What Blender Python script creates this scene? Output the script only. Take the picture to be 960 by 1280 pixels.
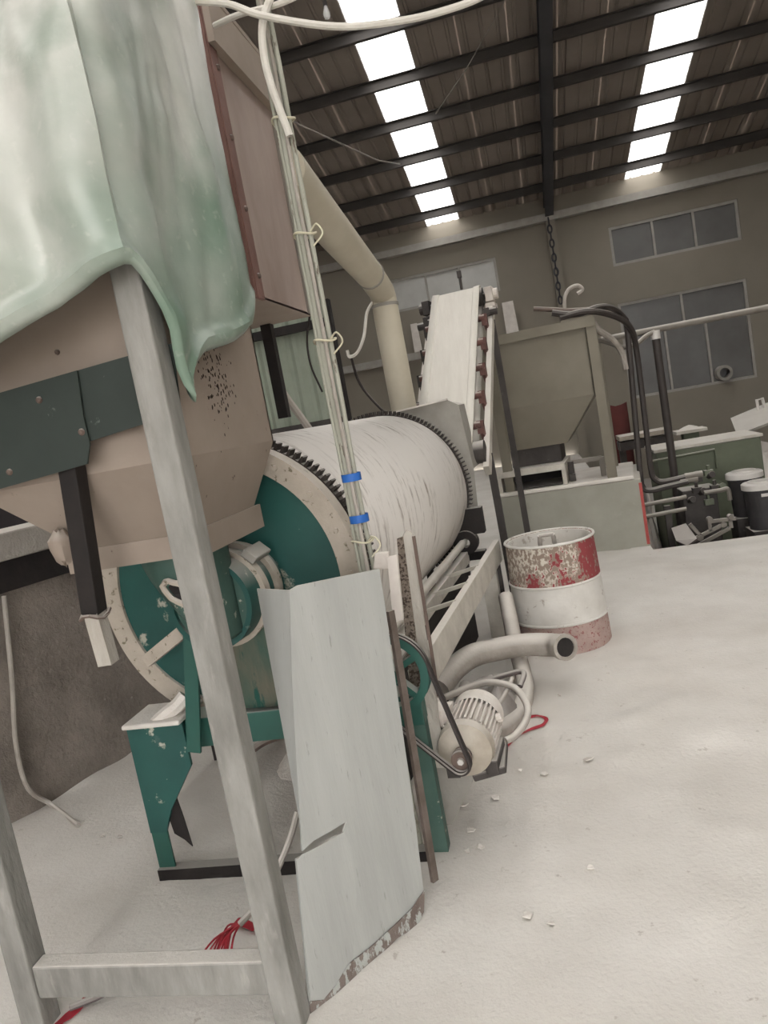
import bpy, bmesh, math, random
import numpy as np
from mathutils import Vector, Matrix, noise
from mathutils.geometry import tessellate_polygon
random.seed(7)
S = bpy.context.scene
COL = S.collection
for o in list(bpy.data.objects): bpy.data.objects.remove(o)

# ---------------------------------------------------------------- camera
F_PX, CAM_H = 935.0, 1.65
YAW, PITCH, ROLL = [math.radians(a) for a in (-12.4, 7.0, -10.4)]
FW = np.array([math.sin(YAW)*math.cos(PITCH), math.cos(YAW)*math.cos(PITCH), -math.sin(PITCH)])
R0 = np.array([math.cos(YAW), -math.sin(YAW), 0.0]); U0 = np.cross(R0, FW)
RT = math.cos(ROLL)*R0 + math.sin(ROLL)*U0; UP = -math.sin(ROLL)*R0 + math.cos(ROLL)*U0
CAM = np.array([0, 0, CAM_H])
cd = bpy.data.cameras.new('camera'); cam = bpy.data.objects.new('camera', cd); COL.objects.link(cam)
cd.sensor_fit = 'VERTICAL'; cd.sensor_height = 24.0; cd.lens = 24.0*F_PX/1280.0; cd.clip_start = 0.05; cd.clip_end = 200
m = Matrix.Identity(4)
for i in range(3):
    m[i][0], m[i][1], m[i][2], m[i][3] = RT[i], UP[i], -FW[i], CAM[i]
cam.matrix_world = m
S.camera = cam

# ---------------------------------------------------------------- daylight and exposure
w = bpy.data.worlds.new('overcast_sky'); S.world = w; w.use_nodes = True
nt = w.node_tree; bgn = nt.nodes['Background']
bgn.inputs['Color'].default_value = (1.0, 0.985, 0.97, 1); bgn.inputs['Strength'].default_value = 6.0
S.view_settings.view_transform = 'Standard'; S.view_settings.look = 'None'
S.view_settings.gamma = 1.0; S.view_settings.use_curve_mapping = False
S.view_settings.exposure = 0.27
S.cycles.use_denoising = True
S.cycles.max_bounces = 8; S.cycles.diffuse_bounces = 5; S.cycles.sample_clamp_indirect = 6

# ---------------------------------------------------------------- measuring helpers
def ray(px, py): return (px-480)*RT + (640-py)*UP + F_PX*FW
def at(px, py, Y):
    r = ray(px, py); return Vector(CAM + r*(Y/r[1]))
def atz(px, py, z=0.0):
    r = ray(px, py); return Vector(CAM + r*((z-CAM_H)/r[2]))
def atx(px, py, X):
    r = ray(px, py); return Vector(CAM + r*(X/r[0]))
def atp(px, py, p0, n):
    r = ray(px, py); n = np.array(n, float); return Vector(CAM + r*(((np.array(p0)-CAM)@n)/(r@n)))

# ---------------------------------------------------------------- materials
def lin(c):
    if isinstance(c, str):
        c = [int(c[i:i+2], 16)/255 for i in (0, 2, 4)]
    return tuple((x/12.92 if x <= 0.04045 else ((x+0.055)/1.055)**2.4) for x in c) + (1.0,)
MATS = {}
POWDER = 'd8d2ca'
def mat(name, c1, c2=None, scale=5, rough=0.75, dust=0.0, bump=0.15, bscale=None, metal=0.0, chip=None, chipamt=0.5, chipscale=9,
        stretch=(1, 1, 1), dustcol=POWDER, spec=0.3, sharp=0.2, alpha=None):
    mt = bpy.data.materials.new(name); mt.use_nodes = True; MATS[name] = mt
    n = mt.node_tree.nodes; l = mt.node_tree.links; bs = n['Principled BSDF']
    tc = n.new('ShaderNodeTexCoord'); mp = n.new('ShaderNodeMapping'); mp.inputs['Scale'].default_value = stretch
    oi = n.new('ShaderNodeObjectInfo'); ad = n.new('ShaderNodeVectorMath'); ad.operation = 'ADD'
    l.new(tc.outputs['Object'], mp.inputs['Vector']); l.new(mp.outputs[0], ad.inputs[0])
    mu = n.new('ShaderNodeVectorMath'); mu.operation = 'SCALE'; mu.inputs[0].default_value = (7, 13, 5); l.new(oi.outputs['Random'], mu.inputs['Scale'])
    l.new(mu.outputs[0], ad.inputs[1])
    vec = ad.outputs[0]
    def nz(sc, det=6, ro=0.6):
        t = n.new('ShaderNodeTexNoise'); t.inputs['Scale'].default_value = sc; t.inputs['Detail'].default_value = det; t.inputs['Roughness'].default_value = ro
        l.new(vec, t.inputs['Vector']); return t.outputs['Fac']
    def ramp(src, a, b):
        r = n.new('ShaderNodeMapRange'); r.clamp = True; l.new(src, r.inputs[0]); r.inputs[1].default_value = a; r.inputs[2].default_value = b; return r.outputs[0]
    def mix(f, a, b):
        x = n.new('ShaderNodeMix'); x.data_type = 'RGBA'
        if isinstance(f, float): x.inputs[0].default_value = f
        else: l.new(f, x.inputs[0])
        for s, v in ((6, a), (7, b)):
            if isinstance(v, tuple): x.inputs[s].default_value = v
            else: l.new(v, x.inputs[s])
        return x.outputs[2]
    base = nz(scale)
    col = mix(ramp(base, 0.5-sharp, 0.5+sharp), lin(c1), lin(c2 or c1))
    if chip:
        cf = ramp(nz(chipscale, 8, 0.65), 0.62-0.24*chipamt, 0.66-0.24*chipamt)
        col = mix(cf, col, lin(chip))
    if dust > 0:
        ge = n.new('ShaderNodeNewGeometry'); sp = n.new('ShaderNodeSeparateXYZ'); l.new(ge.outputs['Normal'], sp.inputs[0])
        up = ramp(sp.outputs['Z'], 0.25, 0.8)
        thin = ramp(nz(scale*2.3, 8), 0.75-dust*0.45, 0.95-dust*0.25)
        a1 = n.new('ShaderNodeMath'); a1.operation = 'MULTIPLY'; l.new(up, a1.inputs[0]); a1.inputs[1].default_value = min(1, 0.35+dust)
        a2 = n.new('ShaderNodeMath'); a2.operation = 'MULTIPLY'; l.new(thin, a2.inputs[0]); a2.inputs[1].default_value = min(0.9, dust*1.1)
        a3 = n.new('ShaderNodeMath'); a3.operation = 'MAXIMUM'; l.new(a1.outputs[0], a3.inputs[0]); l.new(a2.outputs[0], a3.inputs[1])
        col = mix(a3.outputs[0], col, lin(dustcol))
    l.new(col, bs.inputs['Base Color'])
    bs.inputs['Roughness'].default_value = rough; bs.inputs['Metallic'].default_value = metal
    bs.inputs['Specular IOR Level'].default_value = spec
    if bump:
        b = n.new('ShaderNodeBump'); b.inputs['Strength'].default_value = bump; b.inputs['Distance'].default_value = 0.02
        l.new(nz(bscale or scale*5, 5), b.inputs['Height']); l.new(b.outputs[0], bs.inputs['Normal'])
    if alpha is not None: bs.inputs['Alpha'].default_value = alpha
    return mt
M = MATS
mat('powder_floor', 'dad6d0', 'c2bcb4', scale=1.7, rough=0.95, bump=0.25, bscale=55, spec=0.1, sharp=0.3, chip='bbb4ac', chipamt=-0.12, chipscale=16)
mat('powder', 'd9d4cd', 'c9c1b9', scale=4, rough=0.95, bump=0.4, bscale=40, spec=0.1)
mat('pit_dirt', '4a4642', '2e2b29', scale=2, rough=0.95, dust=0.1)
mat('concrete_dark', '8f867d', '655e57', scale=3, rough=0.95, bump=0.7, bscale=30, dust=0.10, chip='8d867e', chipamt=-0.1, chipscale=30)
mat('concrete_pale', 'a09a93', '8a847d', scale=5, rough=0.95, bump=0.6, bscale=40, dust=0.4)
mat('black_steel', '2a2523', '1d1a1a', scale=6, rough=0.7, dust=0.05)
mat('plaster', '928b80', '827b70', scale=0.5, rough=0.95, bump=0.1, sharp=0.3)
mat('roof_sheet', '928880', '80776f', scale=0.8, rough=0.7, bump=0.05)
mat('purlin_steel', '4a4643', '3f3b39', scale=2, rough=0.6, bump=0.05)
mat('rafter_steel', '47474a', '3c3c3f', scale=2, rough=0.7, bump=0.05)
mat('window_alu', 'a8a49d', '97928b', scale=6, rough=0.6, dust=0.1)
mat('dusty_glass', '696866', '5c5a58', scale=1.5, rough=0.35, bump=0.02, spec=0.5)
mat('frosted_pane', 'c6c5c1', 'b5b4b0', scale=1.5, rough=0.5, bump=0.02)
mat('tan_steel', '998c81', '8a7d72', scale=2.5, rough=0.65, bump=0.06, chip='5d4d44', chipamt=-0.25, chipscale=26, dust=0.05)
mat('brown_steel', 'ac9d95', '87766e', scale=2.2, rough=0.6, bump=0.06, dust=0.1, stretch=(1, 1, 0.45))
mat('red_primer', '7c5d55', '664b44', scale=6, rough=0.6, dust=0.15)
mat('dark_green_flap', '363d39', '2c332f', scale=3, rough=0.55, bump=0.06, dust=0.10, chip='6a7068', chipamt=-0.1, chipscale=9)
mat('grey_post', '9b9994', '74726d', scale=11, rough=0.8, bump=0.25, dust=0.35, stretch=(1, 1, 0.25))
mat('green_paint', '20524c', '1a4743', scale=4, rough=0.5, bump=0.05, chip='a9a89a', chipamt=0.06, chipscale=9, dust=0.2, spec=0.5)
mat('green_clean', '28584e', '214c44', scale=4, rough=0.45, bump=0.05, dust=0.15, spec=0.5)
mat('end_plate_green', '1f514b', '194642', scale=4, rough=0.5, bump=0.06, chip='a8a698', chipamt=0.10, chipscale=5.5, dust=0.12, spec=0.5)
mat('green_dusty', '4f665d', '3c5750', scale=6, rough=0.6, bump=0.1, dust=0.22, chip='a9a79a', chipamt=-0.05, chipscale=18)
mat('green_rusty', '2c5148', '7b6a5b', scale=5, rough=0.7, bump=0.2, dust=0.1, stretch=(1, 1, 0.3), chip='1c4a42', chipamt=0.3)
mat('cream_flange', 'b9afa2', 'a59b8e', scale=8, rough=0.8, bump=0.25, chip='77705f', chipamt=0.1, chipscale=30, dust=0.2)
mat('gear_iron', '38312d', '2a2522', scale=10, rough=0.6, dust=0.03)
mat('grey_sheet', 'abaca8', '9a9b97', scale=3, rough=0.55, bump=0.1, chip='8f918b', chipamt=-0.06, chipscale=28, dust=0.2, stretch=(2.5, 2.5, 0.35))
mat('old_wood', 'b8b3aa', '9c958b', scale=14, rough=0.9, bump=0.4, chip='7c6f63', chipamt=-0.1, chipscale=40, dust=0.3, stretch=(1, 1, 0.3))
mat('dusty_rail', 'c4bfb5', 'aaa49a', scale=7, rough=0.85, bump=0.2, dust=0.4)
mat('white_plate', 'd6cfc8', 'c5bdb6', scale=8, rough=0.8, bump=0.15)
mat('motor_dust', 'd2cac2', 'b5aca4', scale=8, rough=0.85, bump=0.25, dust=0.4)
mat('motor_face', 'b3aa9d', '938a7d', scale=7, rough=0.7, bump=0.15, dust=0.15)
mat('edge_brown', '6a5f59', '51473f', scale=12, rough=0.8, dust=0.1)
mat('rubber', '3a3331', '2c2726', scale=12, rough=0.6, dust=0.08)
mat('rust_iron', '6d5d55', '564a44', scale=10, rough=0.8, dust=0.12)
mat('hose_grey', 'aca59d', '8f8880', scale=7, rough=0.85, bump=0.2, dust=0.35)
mat('sack_dark', '6d6462', '564e4d', scale=5, rough=0.9, bump=0.3, dust=0.25)
mat('duct_cream', 'c2bba9', 'b3ab99', scale=2, rough=0.55, bump=0.04, dust=0.1)
mat('belt_white', 'cdcac0', 'b9b5aa', scale=6, rough=0.85, bump=0.1, stretch=(4, 0.5, 0.5), dust=0.2)
mat('machine_dark', '4a4542', '35312f', scale=6, rough=0.7, dust=0.25)
mat('idler_red', '6e4e48', '57413d', scale=10, rough=0.8, dust=0.4)
mat('hopper_olive', '7d776a', '6f695c', scale=2, rough=0.65, bump=0.06, dust=0.08)
mat('block_grey', '9c9a90', '8b897f', scale=2.5, rough=0.85, bump=0.15, dust=0.2)
mat('red_edge', 'a8514c', '8a403c', scale=10, rough=0.8, dust=0.1)
mat('plate_grey', '9c9891', '88847d', scale=6, rough=0.7, bump=0.2, dust=0.2)
mat('pipe_dark', '403a37', '35302e', scale=6, rough=0.55, dust=0.08)
mat('pipe_grey', '807a72', '6d675f', scale=6, rough=0.6, dust=0.2)
mat('tank_green', '646958', '585d4e', scale=3, rough=0.6, dust=0.1)
mat('lid_white', 'c9c5c0', 'bcb7b1', scale=6, rough=0.7)
mat('bucket_dark', '3d3b3c', '302e2f', scale=6, rough=0.6, dust=0.1)
mat('red_strap', 'b0343f', '98303a', scale=10, rough=0.5)
mat('blue_tape', '2f68b8', '2a5ca5', scale=10, rough=0.5)
mat('cable_tie', 'cfc9b2', 'bdb79f', scale=10, rough=0.6)
mat('hose_white', 'd2cec6', 'c0bbb2', scale=10, rough=0.7)
mat('conduit', 'a7a79b', '8d8c80', scale=12, rough=0.7, stretch=(1, 1, 0.2), bump=0.2, dust=0.2, chip='6b6258', chipamt=0.15, chipscale=45)
mat('corrugated_green', '939a8c', '848b7e', scale=2, rough=0.6, dust=0.1)
mat('wood_plank', 'a39a8d', '8a8175', scale=8, rough=0.85, dust=0.3)
mat('shade_toned_wall', '3b3638', '2f2b2d', scale=1, rough=0.95)  # deep shade on the far side wall put into its colour
mat('wire', '77706a', '6b655f', scale=10, rough=0.6, bump=0)

def custom(name):
    mt = bpy.data.materials.new(name); mt.use_nodes = True; MATS[name] = mt
    return mt, mt.node_tree.nodes, mt.node_tree.links, mt.node_tree.nodes['Principled BSDF']
# translucent roof light sheet: passes the sky's own light
mt, n, l, bs = custom('skylight_sheet')
tr = n.new('ShaderNodeBsdfTranslucent'); tr.inputs[0].default_value = (0.9, 0.9, 0.88, 1)
tp = n.new('ShaderNodeBsdfTransparent'); tp.inputs[0].default_value = (0.85, 0.85, 0.84, 1)
mx = n.new('ShaderNodeMixShader'); mx.inputs[0].default_value = 0.5; l.new(tr.outputs[0], mx.inputs[1]); l.new(tp.outputs[0], mx.inputs[2])
l.new(mx.outputs[0], n['Material Output'].inputs[0])
# drum shell: chalky white with scuffs that run round the drum (local axis Y)
mt, n, l, bs = custom('drum_white')
tc = n.new('ShaderNodeTexCoord'); sx = n.new('ShaderNodeSeparateXYZ'); l.new(tc.outputs['Object'], sx.inputs[0])
an = n.new('ShaderNodeMath'); an.operation = 'ARCTAN2'; l.new(sx.outputs['X'], an.inputs[0]); l.new(sx.outputs['Z'], an.inputs[1])
cb = n.new('ShaderNodeCombineXYZ'); my = n.new('ShaderNodeMath'); my.operation = 'MULTIPLY'; my.inputs[1].default_value = 9; l.new(sx.outputs['Y'], my.inputs[0])
sk = n.new('ShaderNodeMath'); sk.operation = 'MULTIPLY_ADD'; l.new(an.outputs[0], sk.inputs[0]); sk.inputs[1].default_value = 2.2; l.new(my.outputs[0], sk.inputs[2])
l.new(sk.outputs[0], cb.inputs['X']); l.new(an.outputs[0], cb.inputs['Y'])
n1 = n.new('ShaderNodeTexNoise'); n1.inputs['Scale'].default_value = 2.4; n1.inputs['Detail'].default_value = 7; n1.inputs['Roughness'].default_value = 0.7; l.new(cb.outputs[0], n1.inputs['Vector'])
n2 = n.new('ShaderNodeTexNoise'); n2.inputs['Scale'].default_value = 2.6; l.new(tc.outputs['Object'], n2.inputs['Vector'])
r1 = n.new('ShaderNodeMapRange'); r1.inputs[1].default_value = 0.52; r1.inputs[2].default_value = 0.68; l.new(n1.outputs['Fac'], r1.inputs[0])
r2 = n.new('ShaderNodeMapRange'); r2.inputs[1].default_value = 0.38; r2.inputs[2].default_value = 0.6; l.new(n2.outputs['Fac'], r2.inputs[0])
pm = n.new('ShaderNodeMath'); pm.operation = 'MULTIPLY'; l.new(r1.outputs[0], pm.inputs[0]); l.new(r2.outputs[0], pm.inputs[1])
mx = n.new('ShaderNodeMix'); mx.data_type = 'RGBA'; l.new(pm.outputs[0], mx.inputs[0]); mx.inputs[6].default_value = lin('d6d1cb'); mx.inputs[7].default_value = lin('847a6e')
l.new(mx.outputs[2], bs.inputs['Base Color']); bs.inputs['Roughness'].default_value = 0.8
# tarpaulin: green cloth under wiped, caked powder
mt, n, l, bs = custom('tarp_green')
tc = n.new('ShaderNodeTexCoord'); sx = n.new('ShaderNodeSeparateXYZ'); l.new(tc.outputs['Object'], sx.inputs[0])
n1 = n.new('ShaderNodeTexNoise'); n1.inputs['Scale'].default_value = 2.2; n1.inputs['Detail'].default_value = 5; l.new(tc.outputs['Object'], n1.inputs['Vector'])
a1 = n.new('ShaderNodeMath'); a1.operation = 'MULTIPLY_ADD'; l.new(sx.outputs['X'], a1.inputs[0]); a1.inputs[1].default_value = -0.8; a1.inputs[2].default_value = 0.45
a2 = n.new('ShaderNodeMath'); a2.operation = 'MULTIPLY_ADD'; l.new(sx.outputs['Z'], a2.inputs[0]); a2.inputs[1].default_value = 0.35; l.new(a1.outputs[0], a2.inputs[2])
a3 = n.new('ShaderNodeMath'); a3.operation = 'ADD'; l.new(a2.outputs[0], a3.inputs[0]); l.new(n1.outputs['Fac'], a3.inputs[1])
r1 = n.new('ShaderNodeMapRange'); r1.inputs[1].default_value = 0.30; r1.inputs[2].default_value = 0.85; l.new(a3.outputs[0], r1.inputs[0])
mx = n.new('ShaderNodeMix'); mx.data_type = 'RGBA'; l.new(r1.outputs[0], mx.inputs[0]); mx.inputs[6].default_value = lin('728677'); mx.inputs[7].default_value = lin('c9c8c2')
n4 = n.new('ShaderNodeTexNoise'); n4.inputs['Scale'].default_value = 3.7; n4.inputs['Detail'].default_value = 6; l.new(tc.outputs['Object'], n4.inputs['Vector'])
r4 = n.new('ShaderNodeMapRange'); r4.inputs[1].default_value = 0.52; r4.inputs[2].default_value = 0.72; r4.inputs[4].default_value = 0.55; l.new(n4.outputs['Fac'], r4.inputs[0])
mg = n.new('ShaderNodeMix'); mg.data_type = 'RGBA'; l.new(r4.outputs[0], mg.inputs[0]); l.new(mx.outputs[2], mg.inputs[6]); mg.inputs[7].default_value = lin('5c7562')
n5 = n.new('ShaderNodeTexNoise'); n5.inputs['Scale'].default_value = 30; n5.inputs['Detail'].default_value = 8; l.new(tc.outputs['Object'], n5.inputs['Vector'])
r5 = n.new('ShaderNodeMapRange'); r5.inputs[1].default_value = 0.60; r5.inputs[2].default_value = 0.72; r5.inputs[4].default_value = 0.22; l.new(n5.outputs['Fac'], r5.inputs[0])
mw = n.new('ShaderNodeMix'); mw.data_type = 'RGBA'; l.new(r5.outputs[0], mw.inputs[0]); l.new(mg.outputs[2], mw.inputs[6]); mw.inputs[7].default_value = lin('d2d0c9')
l.new(mw.outputs[2], bs.inputs['Base Color']); bs.inputs['Roughness'].default_value = 0.33; bs.inputs['Specular IOR Level'].default_value = 0.55
n3 = n.new('ShaderNodeTexNoise'); n3.inputs['Scale'].default_value = 14; n3.inputs['Detail'].default_value = 5; l.new(tc.outputs['Object'], n3.inputs['Vector'])
bp = n.new('ShaderNodeBump'); bp.inputs['Strength'].default_value = 0.12; bp.inputs['Distance'].default_value = 0.02; l.new(n3.outputs['Fac'], bp.inputs['Height']); l.new(bp.outputs[0], bs.inputs['Normal'])
# painted drum: red band with caked powder
mat('barrel_red', '8f3a3f', '7c3337', scale=6, rough=0.8, bump=0.25, chip='bdb3a6', chipamt=0.42, chipscale=75, dust=0.10, stretch=(1, 1, 0.7))
mat('barrel_top', 'c2b8aa', 'a8978a', scale=9, rough=0.85, bump=0.3, chip='7c5148', chipamt=0.35, chipscale=75)
mt, n, l, bs = custom('barrel_paint')
tc = n.new('ShaderNodeTexCoord'); sx = n.new('ShaderNodeSeparateXYZ'); l.new(tc.outputs['Object'], sx.inputs[0])
mpn = n.new('ShaderNodeMapping'); mpn.inputs['Scale'].default_value = (1, 1, 0.7); l.new(tc.outputs['Object'], mpn.inputs[0])
f1n = n.new('ShaderNodeTexNoise'); f1n.inputs['Scale'].default_value = 55; f1n.inputs['Detail'].default_value = 6; l.new(mpn.outputs[0], f1n.inputs['Vector'])
f2n = n.new('ShaderNodeTexNoise'); f2n.inputs['Scale'].default_value = 6; f2n.inputs['Detail'].default_value = 4; l.new(mpn.outputs[0], f2n.inputs['Vector'])
def mth(op, a, b2, c=None):
    x = n.new('ShaderNodeMath'); x.operation = op
    for i_, v_ in enumerate((a, b2) if c is None else (a, b2, c)):
        if isinstance(v_, (int, float)): x.inputs[i_].default_value = v_
        else: l.new(v_, x.inputs[i_])
    return x.outputs[0]
sc_ = mth('ADD', f1n.outputs['Fac'], mth('MULTIPLY', f2n.outputs['Fac'], 1.1))
sc_ = mth('ADD', sc_, mth('MULTIPLY_ADD', sx.outputs['Z'], -1.2, mth('MULTIPLY', sx.outputs['X'], 0.45)))
rr = n.new('ShaderNodeMapRange'); rr.inputs[1].default_value = 1.06; rr.inputs[2].default_value = 1.15; l.new(sc_, rr.inputs[0])
cr = n.new('ShaderNodeMapRange'); cr.inputs[1].default_value = 0.46; cr.inputs[2].default_value = 0.56; l.new(f1n.outputs['Fac'], cr.inputs[0])
mc_ = n.new('ShaderNodeMix'); mc_.data_type = 'RGBA'; l.new(cr.outputs[0], mc_.inputs[0]); mc_.inputs[6].default_value = lin('87776b'); mc_.inputs[7].default_value = lin('c5bdb0')
mr_ = n.new('ShaderNodeMix'); mr_.data_type = 'RGBA'; l.new(rr.outputs[0], mr_.inputs[0]); l.new(mc_.outputs[2], mr_.inputs[6]); mr_.inputs[7].default_value = lin('84383b')
l.new(mr_.outputs[2], bs.inputs['Base Color']); bs.inputs['Roughness'].default_value = 0.85
mat('barrel_white', 'd0cdc7', 'c0bcb5', scale=6, rough=0.75, bump=0.12, chip='a59d94', chipamt=0.08)
mat('barrel_low', 'b09a92', '96807a', scale=8, rough=0.85, bump=0.2, chip='8a5a58', chipamt=0.25, chipscale=50)

# ---------------------------------------------------------------- mesh helpers
WL = {}
class MB:
    def __init__(s): s.v = []; s.f = []
    def add(s, v, f):
        o = len(s.v); s.v += [Vector(p) for p in v]; s.f += [tuple(i+o for i in q) for q in f]; return s
    def box(s, c, d, rz=0.0, mtx=None):
        h = [x/2 for x in d]; R = Matrix.Rotation(rz, 3, 'Z') if mtx is None else mtx
        v = [Vector(c)+R@Vector((a*h[0], b*h[1], e*h[2])) for a in (-1, 1) for b in (-1, 1) for e in (-1, 1)]
        return s.add(v, [(0, 1, 3, 2), (4, 6, 7, 5), (0, 4, 5, 1), (2, 3, 7, 6), (0, 2, 6, 4), (1, 5, 7, 3)])
    def bar(s, a, b, wd, ht, up=(0, 0, 1)):
        a, b = Vector(a), Vector(b); d = (b-a).normalized(); u = Vector(up)
        x = d.cross(u)
        if x.length < 1e-4: x = d.cross(Vector((0, 1, 0)))
        x.normalize(); u = x.cross(d).normalized()
        v = [p+x*(i*wd/2)+u*(j*ht/2) for p in (a, b) for i, j in ((-1, -1), (1, -1), (1, 1), (-1, 1))]
        return s.add(v, [(3, 2, 1, 0), (4, 5, 6, 7), (0, 1, 5, 4), (1, 2, 6, 5), (2, 3, 7, 6), (3, 0, 4, 7)])
    def tube(s, pts, r, n=10, cap=True, close=False):
        pts = [Vector(p) for p in pts]; k = len(pts); rr = r if isinstance(r, (list, tuple)) else [r]*k
        prev = None; rings = []
        for i, p in enumerate(pts):
            a = pts[(i-1) % k] if (i or close) else p; b = pts[(i+1) % k] if (i < k-1 or close) else p
            d = (b-a).normalized()
            if prev is None: x = d.orthogonal().normalized()
            else:
                x = prev-d*prev.dot(d); x = x.normalized() if x.length > 1e-6 else d.orthogonal().normalized()
            prev = x; y = d.cross(x)
            rings.append([p+(x*math.cos(t)+y*math.sin(t))*rr[i] for t in [2*math.pi*j/n for j in range(n)]])
        v = [q for g in rings for q in g]; f = []
        for i in range(k if close else k-1):
            i2 = (i+1) % k
            for j in range(n): f.append((i*n+j, i*n+(j+1) % n, i2*n+(j+1) % n, i2*n+j))
        if cap and not close:
            f.append(tuple(range(n-1, -1, -1))); f.append(tuple((k-1)*n+j for j in range(n)))
        return s.add(v, f)
    def cyl(s, a, b, r, n=24, r2=None): return s.tube([a, b], [r, r if r2 is None else r2], n)
    def lathe(s, c, ax, prof, n=48, closed=True):
        # prof: list of (t along axis, radius); closed profile gives a solid of revolution
        ax = Vector(ax).normalized(); x = ax.orthogonal().normalized(); y = ax.cross(x); c = Vector(c); k = len(prof)
        v = [c+ax*t+(x*math.cos(2*math.pi*j/n)+y*math.sin(2*math.pi*j/n))*r for t, r in prof for j in range(n)]
        f = []
        for i in range(k if closed else k-1):
            i2 = (i+1) % k
            for j in range(n): f.append((i*n+j, i*n+(j+1) % n, i2*n+(j+1) % n, i2*n+j))
        return s.add(v, f)
    def plate(s, pts, th, nrm=None):
        # flat outline with thickness (pushed along -normal)
        p = [Vector(q) for q in pts]; k = len(p)
        if nrm is None:
            nrm = Vector((0, 0, 0))
            for i in range(k):
                a, b = p[i], p[(i+1) % k]; nrm += Vector(((a.y-b.y)*(a.z+b.z), (a.z-b.z)*(a.x+b.x), (a.x-b.x)*(a.y+b.y)))
        nrm = Vector(nrm).normalized()
        tri = [tuple(t) for t in tessellate_polygon([p])]
        v = p+[q-nrm*th for q in p]; f = tri+[tuple(i+k for i in reversed(t)) for t in tri]
        for i in range(k): f.append((i, i+k, (i+1) % k+k, (i+1) % k))
        return s.add(v, f)
    def grid(s, rows):
        r, c = len(rows), len(rows[0])
        return s.add([p for q in rows for p in q], [(i*c+j, i*c+j+1, (i+1)*c+j+1, (i+1)*c+j) for i in range(r-1) for j in range(c-1)])
    def build(s, name, mt, parent=None, smooth=False, bevel=0.0, solid=0.0, rot=None, origin=None):
        c = Vector(origin) if origin is not None else sum(s.v, Vector())/len(s.v)
        me = bpy.data.meshes.new(name)
        Ri = rot.inverted() if rot is not None else None
        me.from_pydata([(Ri@(p-c) if Ri else p-c) for p in s.v], [], s.f); me.materials.append(MATS[mt]); me.update()
        bm = bmesh.new(); bm.from_mesh(me); bmesh.ops.recalc_face_normals(bm, faces=bm.faces[:]); bm.to_mesh(me); bm.free()
        o = bpy.data.objects.new(name, me); COL.objects.link(o)
        if rot is not None: o.rotation_euler = rot.to_euler()
        if parent is not None: o.parent = parent; o.location = c-WL[parent]
        else: o.location = c
        WL[o] = c
        if smooth:
            for p in me.polygons: p.use_smooth = True
            try: me.set_sharp_from_angle(angle=math.radians(40))
            except Exception: pass
        if bevel:
            b = o.modifiers.new('bevel', 'BEVEL'); b.width = bevel; b.segments = 2; b.limit_method = 'ANGLE'
        if solid:
            b = o.modifiers.new('solid', 'SOLIDIFY'); b.thickness = solid; b.offset = 0
        return o
def tag(o, label, cat=None, group=None, kind=None):
    if label: o['label'] = label
    if cat: o['category'] = cat
    if group: o['group'] = group
    if kind: o['kind'] = kind
    return o
def thing(name, loc, label, cat, group=None, kind=None):
    o = bpy.data.objects.new(name, None); COL.objects.link(o); o.location = loc; o.empty_display_size = 0.1; WL[o] = Vector(loc)
    return tag(o, label, cat, group, kind)
def spline(pts, k=8):
    p = [Vector(q) for q in pts]; p = [p[0]*2-p[1]]+p+[p[-1]*2-p[-2]]; out = []
    for i in range(1, len(p)-2):
        for j in range(k):
            t = j/k; a, b, c, d = p[i-1:i+3]
            out.append(0.5*((2*b)+(c-a)*t+(2*a-5*b+4*c-d)*t*t+(3*b-a-3*c+d)*t**3))
    out.append(p[-2]); return out
def V(*a): return Vector(a)

# ================================================================ THE BUILDING
def nz3(x, y, z=0): return noise.noise(Vector((x, y, z)))
PX0, PY0 = 0.89, 7.22          # corner of the sunken machine pit
def floor_h(x, y):
    h = 0.012*nz3(x*2.1, y*2.1)+0.006*nz3(x*6, y*6, 3)+0.022*nz3(x*0.7, y*0.7, 9)
    h += 0.02*max(0, nz3(x*4+5, y*4, 1))*max(0, nz3(x*1.1, y*1.1, 4))*3
    d = (x+2.75)*0.946-(y-2.96)*0.324           # distance from the low wall
    h += 0.07*math.exp(-max(d, 0)/0.35)*(0.7+0.6*nz3(x*3, y*3, 7)) if y < 6 else 0
    if y > 6.9 and x > 0.7: h *= max(0, (7.22-y)/0.32) if y < 7.22 else 0
    return h
xs = list(np.arange(-7, -3.4, 0.6))+list(np.arange(-3.4, 2.6, 0.045))+[PX0]+list(np.arange(2.6, 9.6, 0.5))
ys = list(np.arange(-7, 1.0, 0.5))+list(np.arange(1.0, 7.2, 0.045))+[PY0]+list(np.arange(7.6, 19.0, 0.6))
xs, ys = sorted(set(float(round(a, 4)) for a in xs)), sorted(set(float(round(a, 4)) for a in ys))
b = MB(); vi = {}
for j in range(len(ys)-1):
    for i in range(len(xs)-1):
        if xs[i] >= PX0-1e-6 and ys[j] >= PY0-1e-6: continue
        q = []
        for a, c in ((i, j), (i+1, j), (i+1, j+1), (i, j+1)):
            if (a, c) not in vi: vi[(a, c)] = len(b.v); b.v.append(V(xs[a], ys[c], floor_h(xs[a], ys[c])))
            q.append(vi[(a, c)])
        b.f.append(tuple(q))
tag(b.build('floor', 'powder_floor', smooth=True, origin=(0, 0, 0)), 'workshop floor covered in fine white powder', kind='structure')
b = MB(); b.box((5.2, 12.9, -0.9), (8.7, 11.4, 0.1)); tag(b.build('floor', 'pit_dirt'), 'dark sunken floor of the machine pit', kind='structure')
b = MB(); b.box((5.2, PY0-0.05, -0.47), (8.7, 0.1, 0.9)); b.box((PX0-0.05, 12.9, -0.47), (0.1, 11.4, 0.9)); tag(b.build('trim_1', 'concrete_dark'), 'concrete lining of the machine pit', kind='structure')

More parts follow.
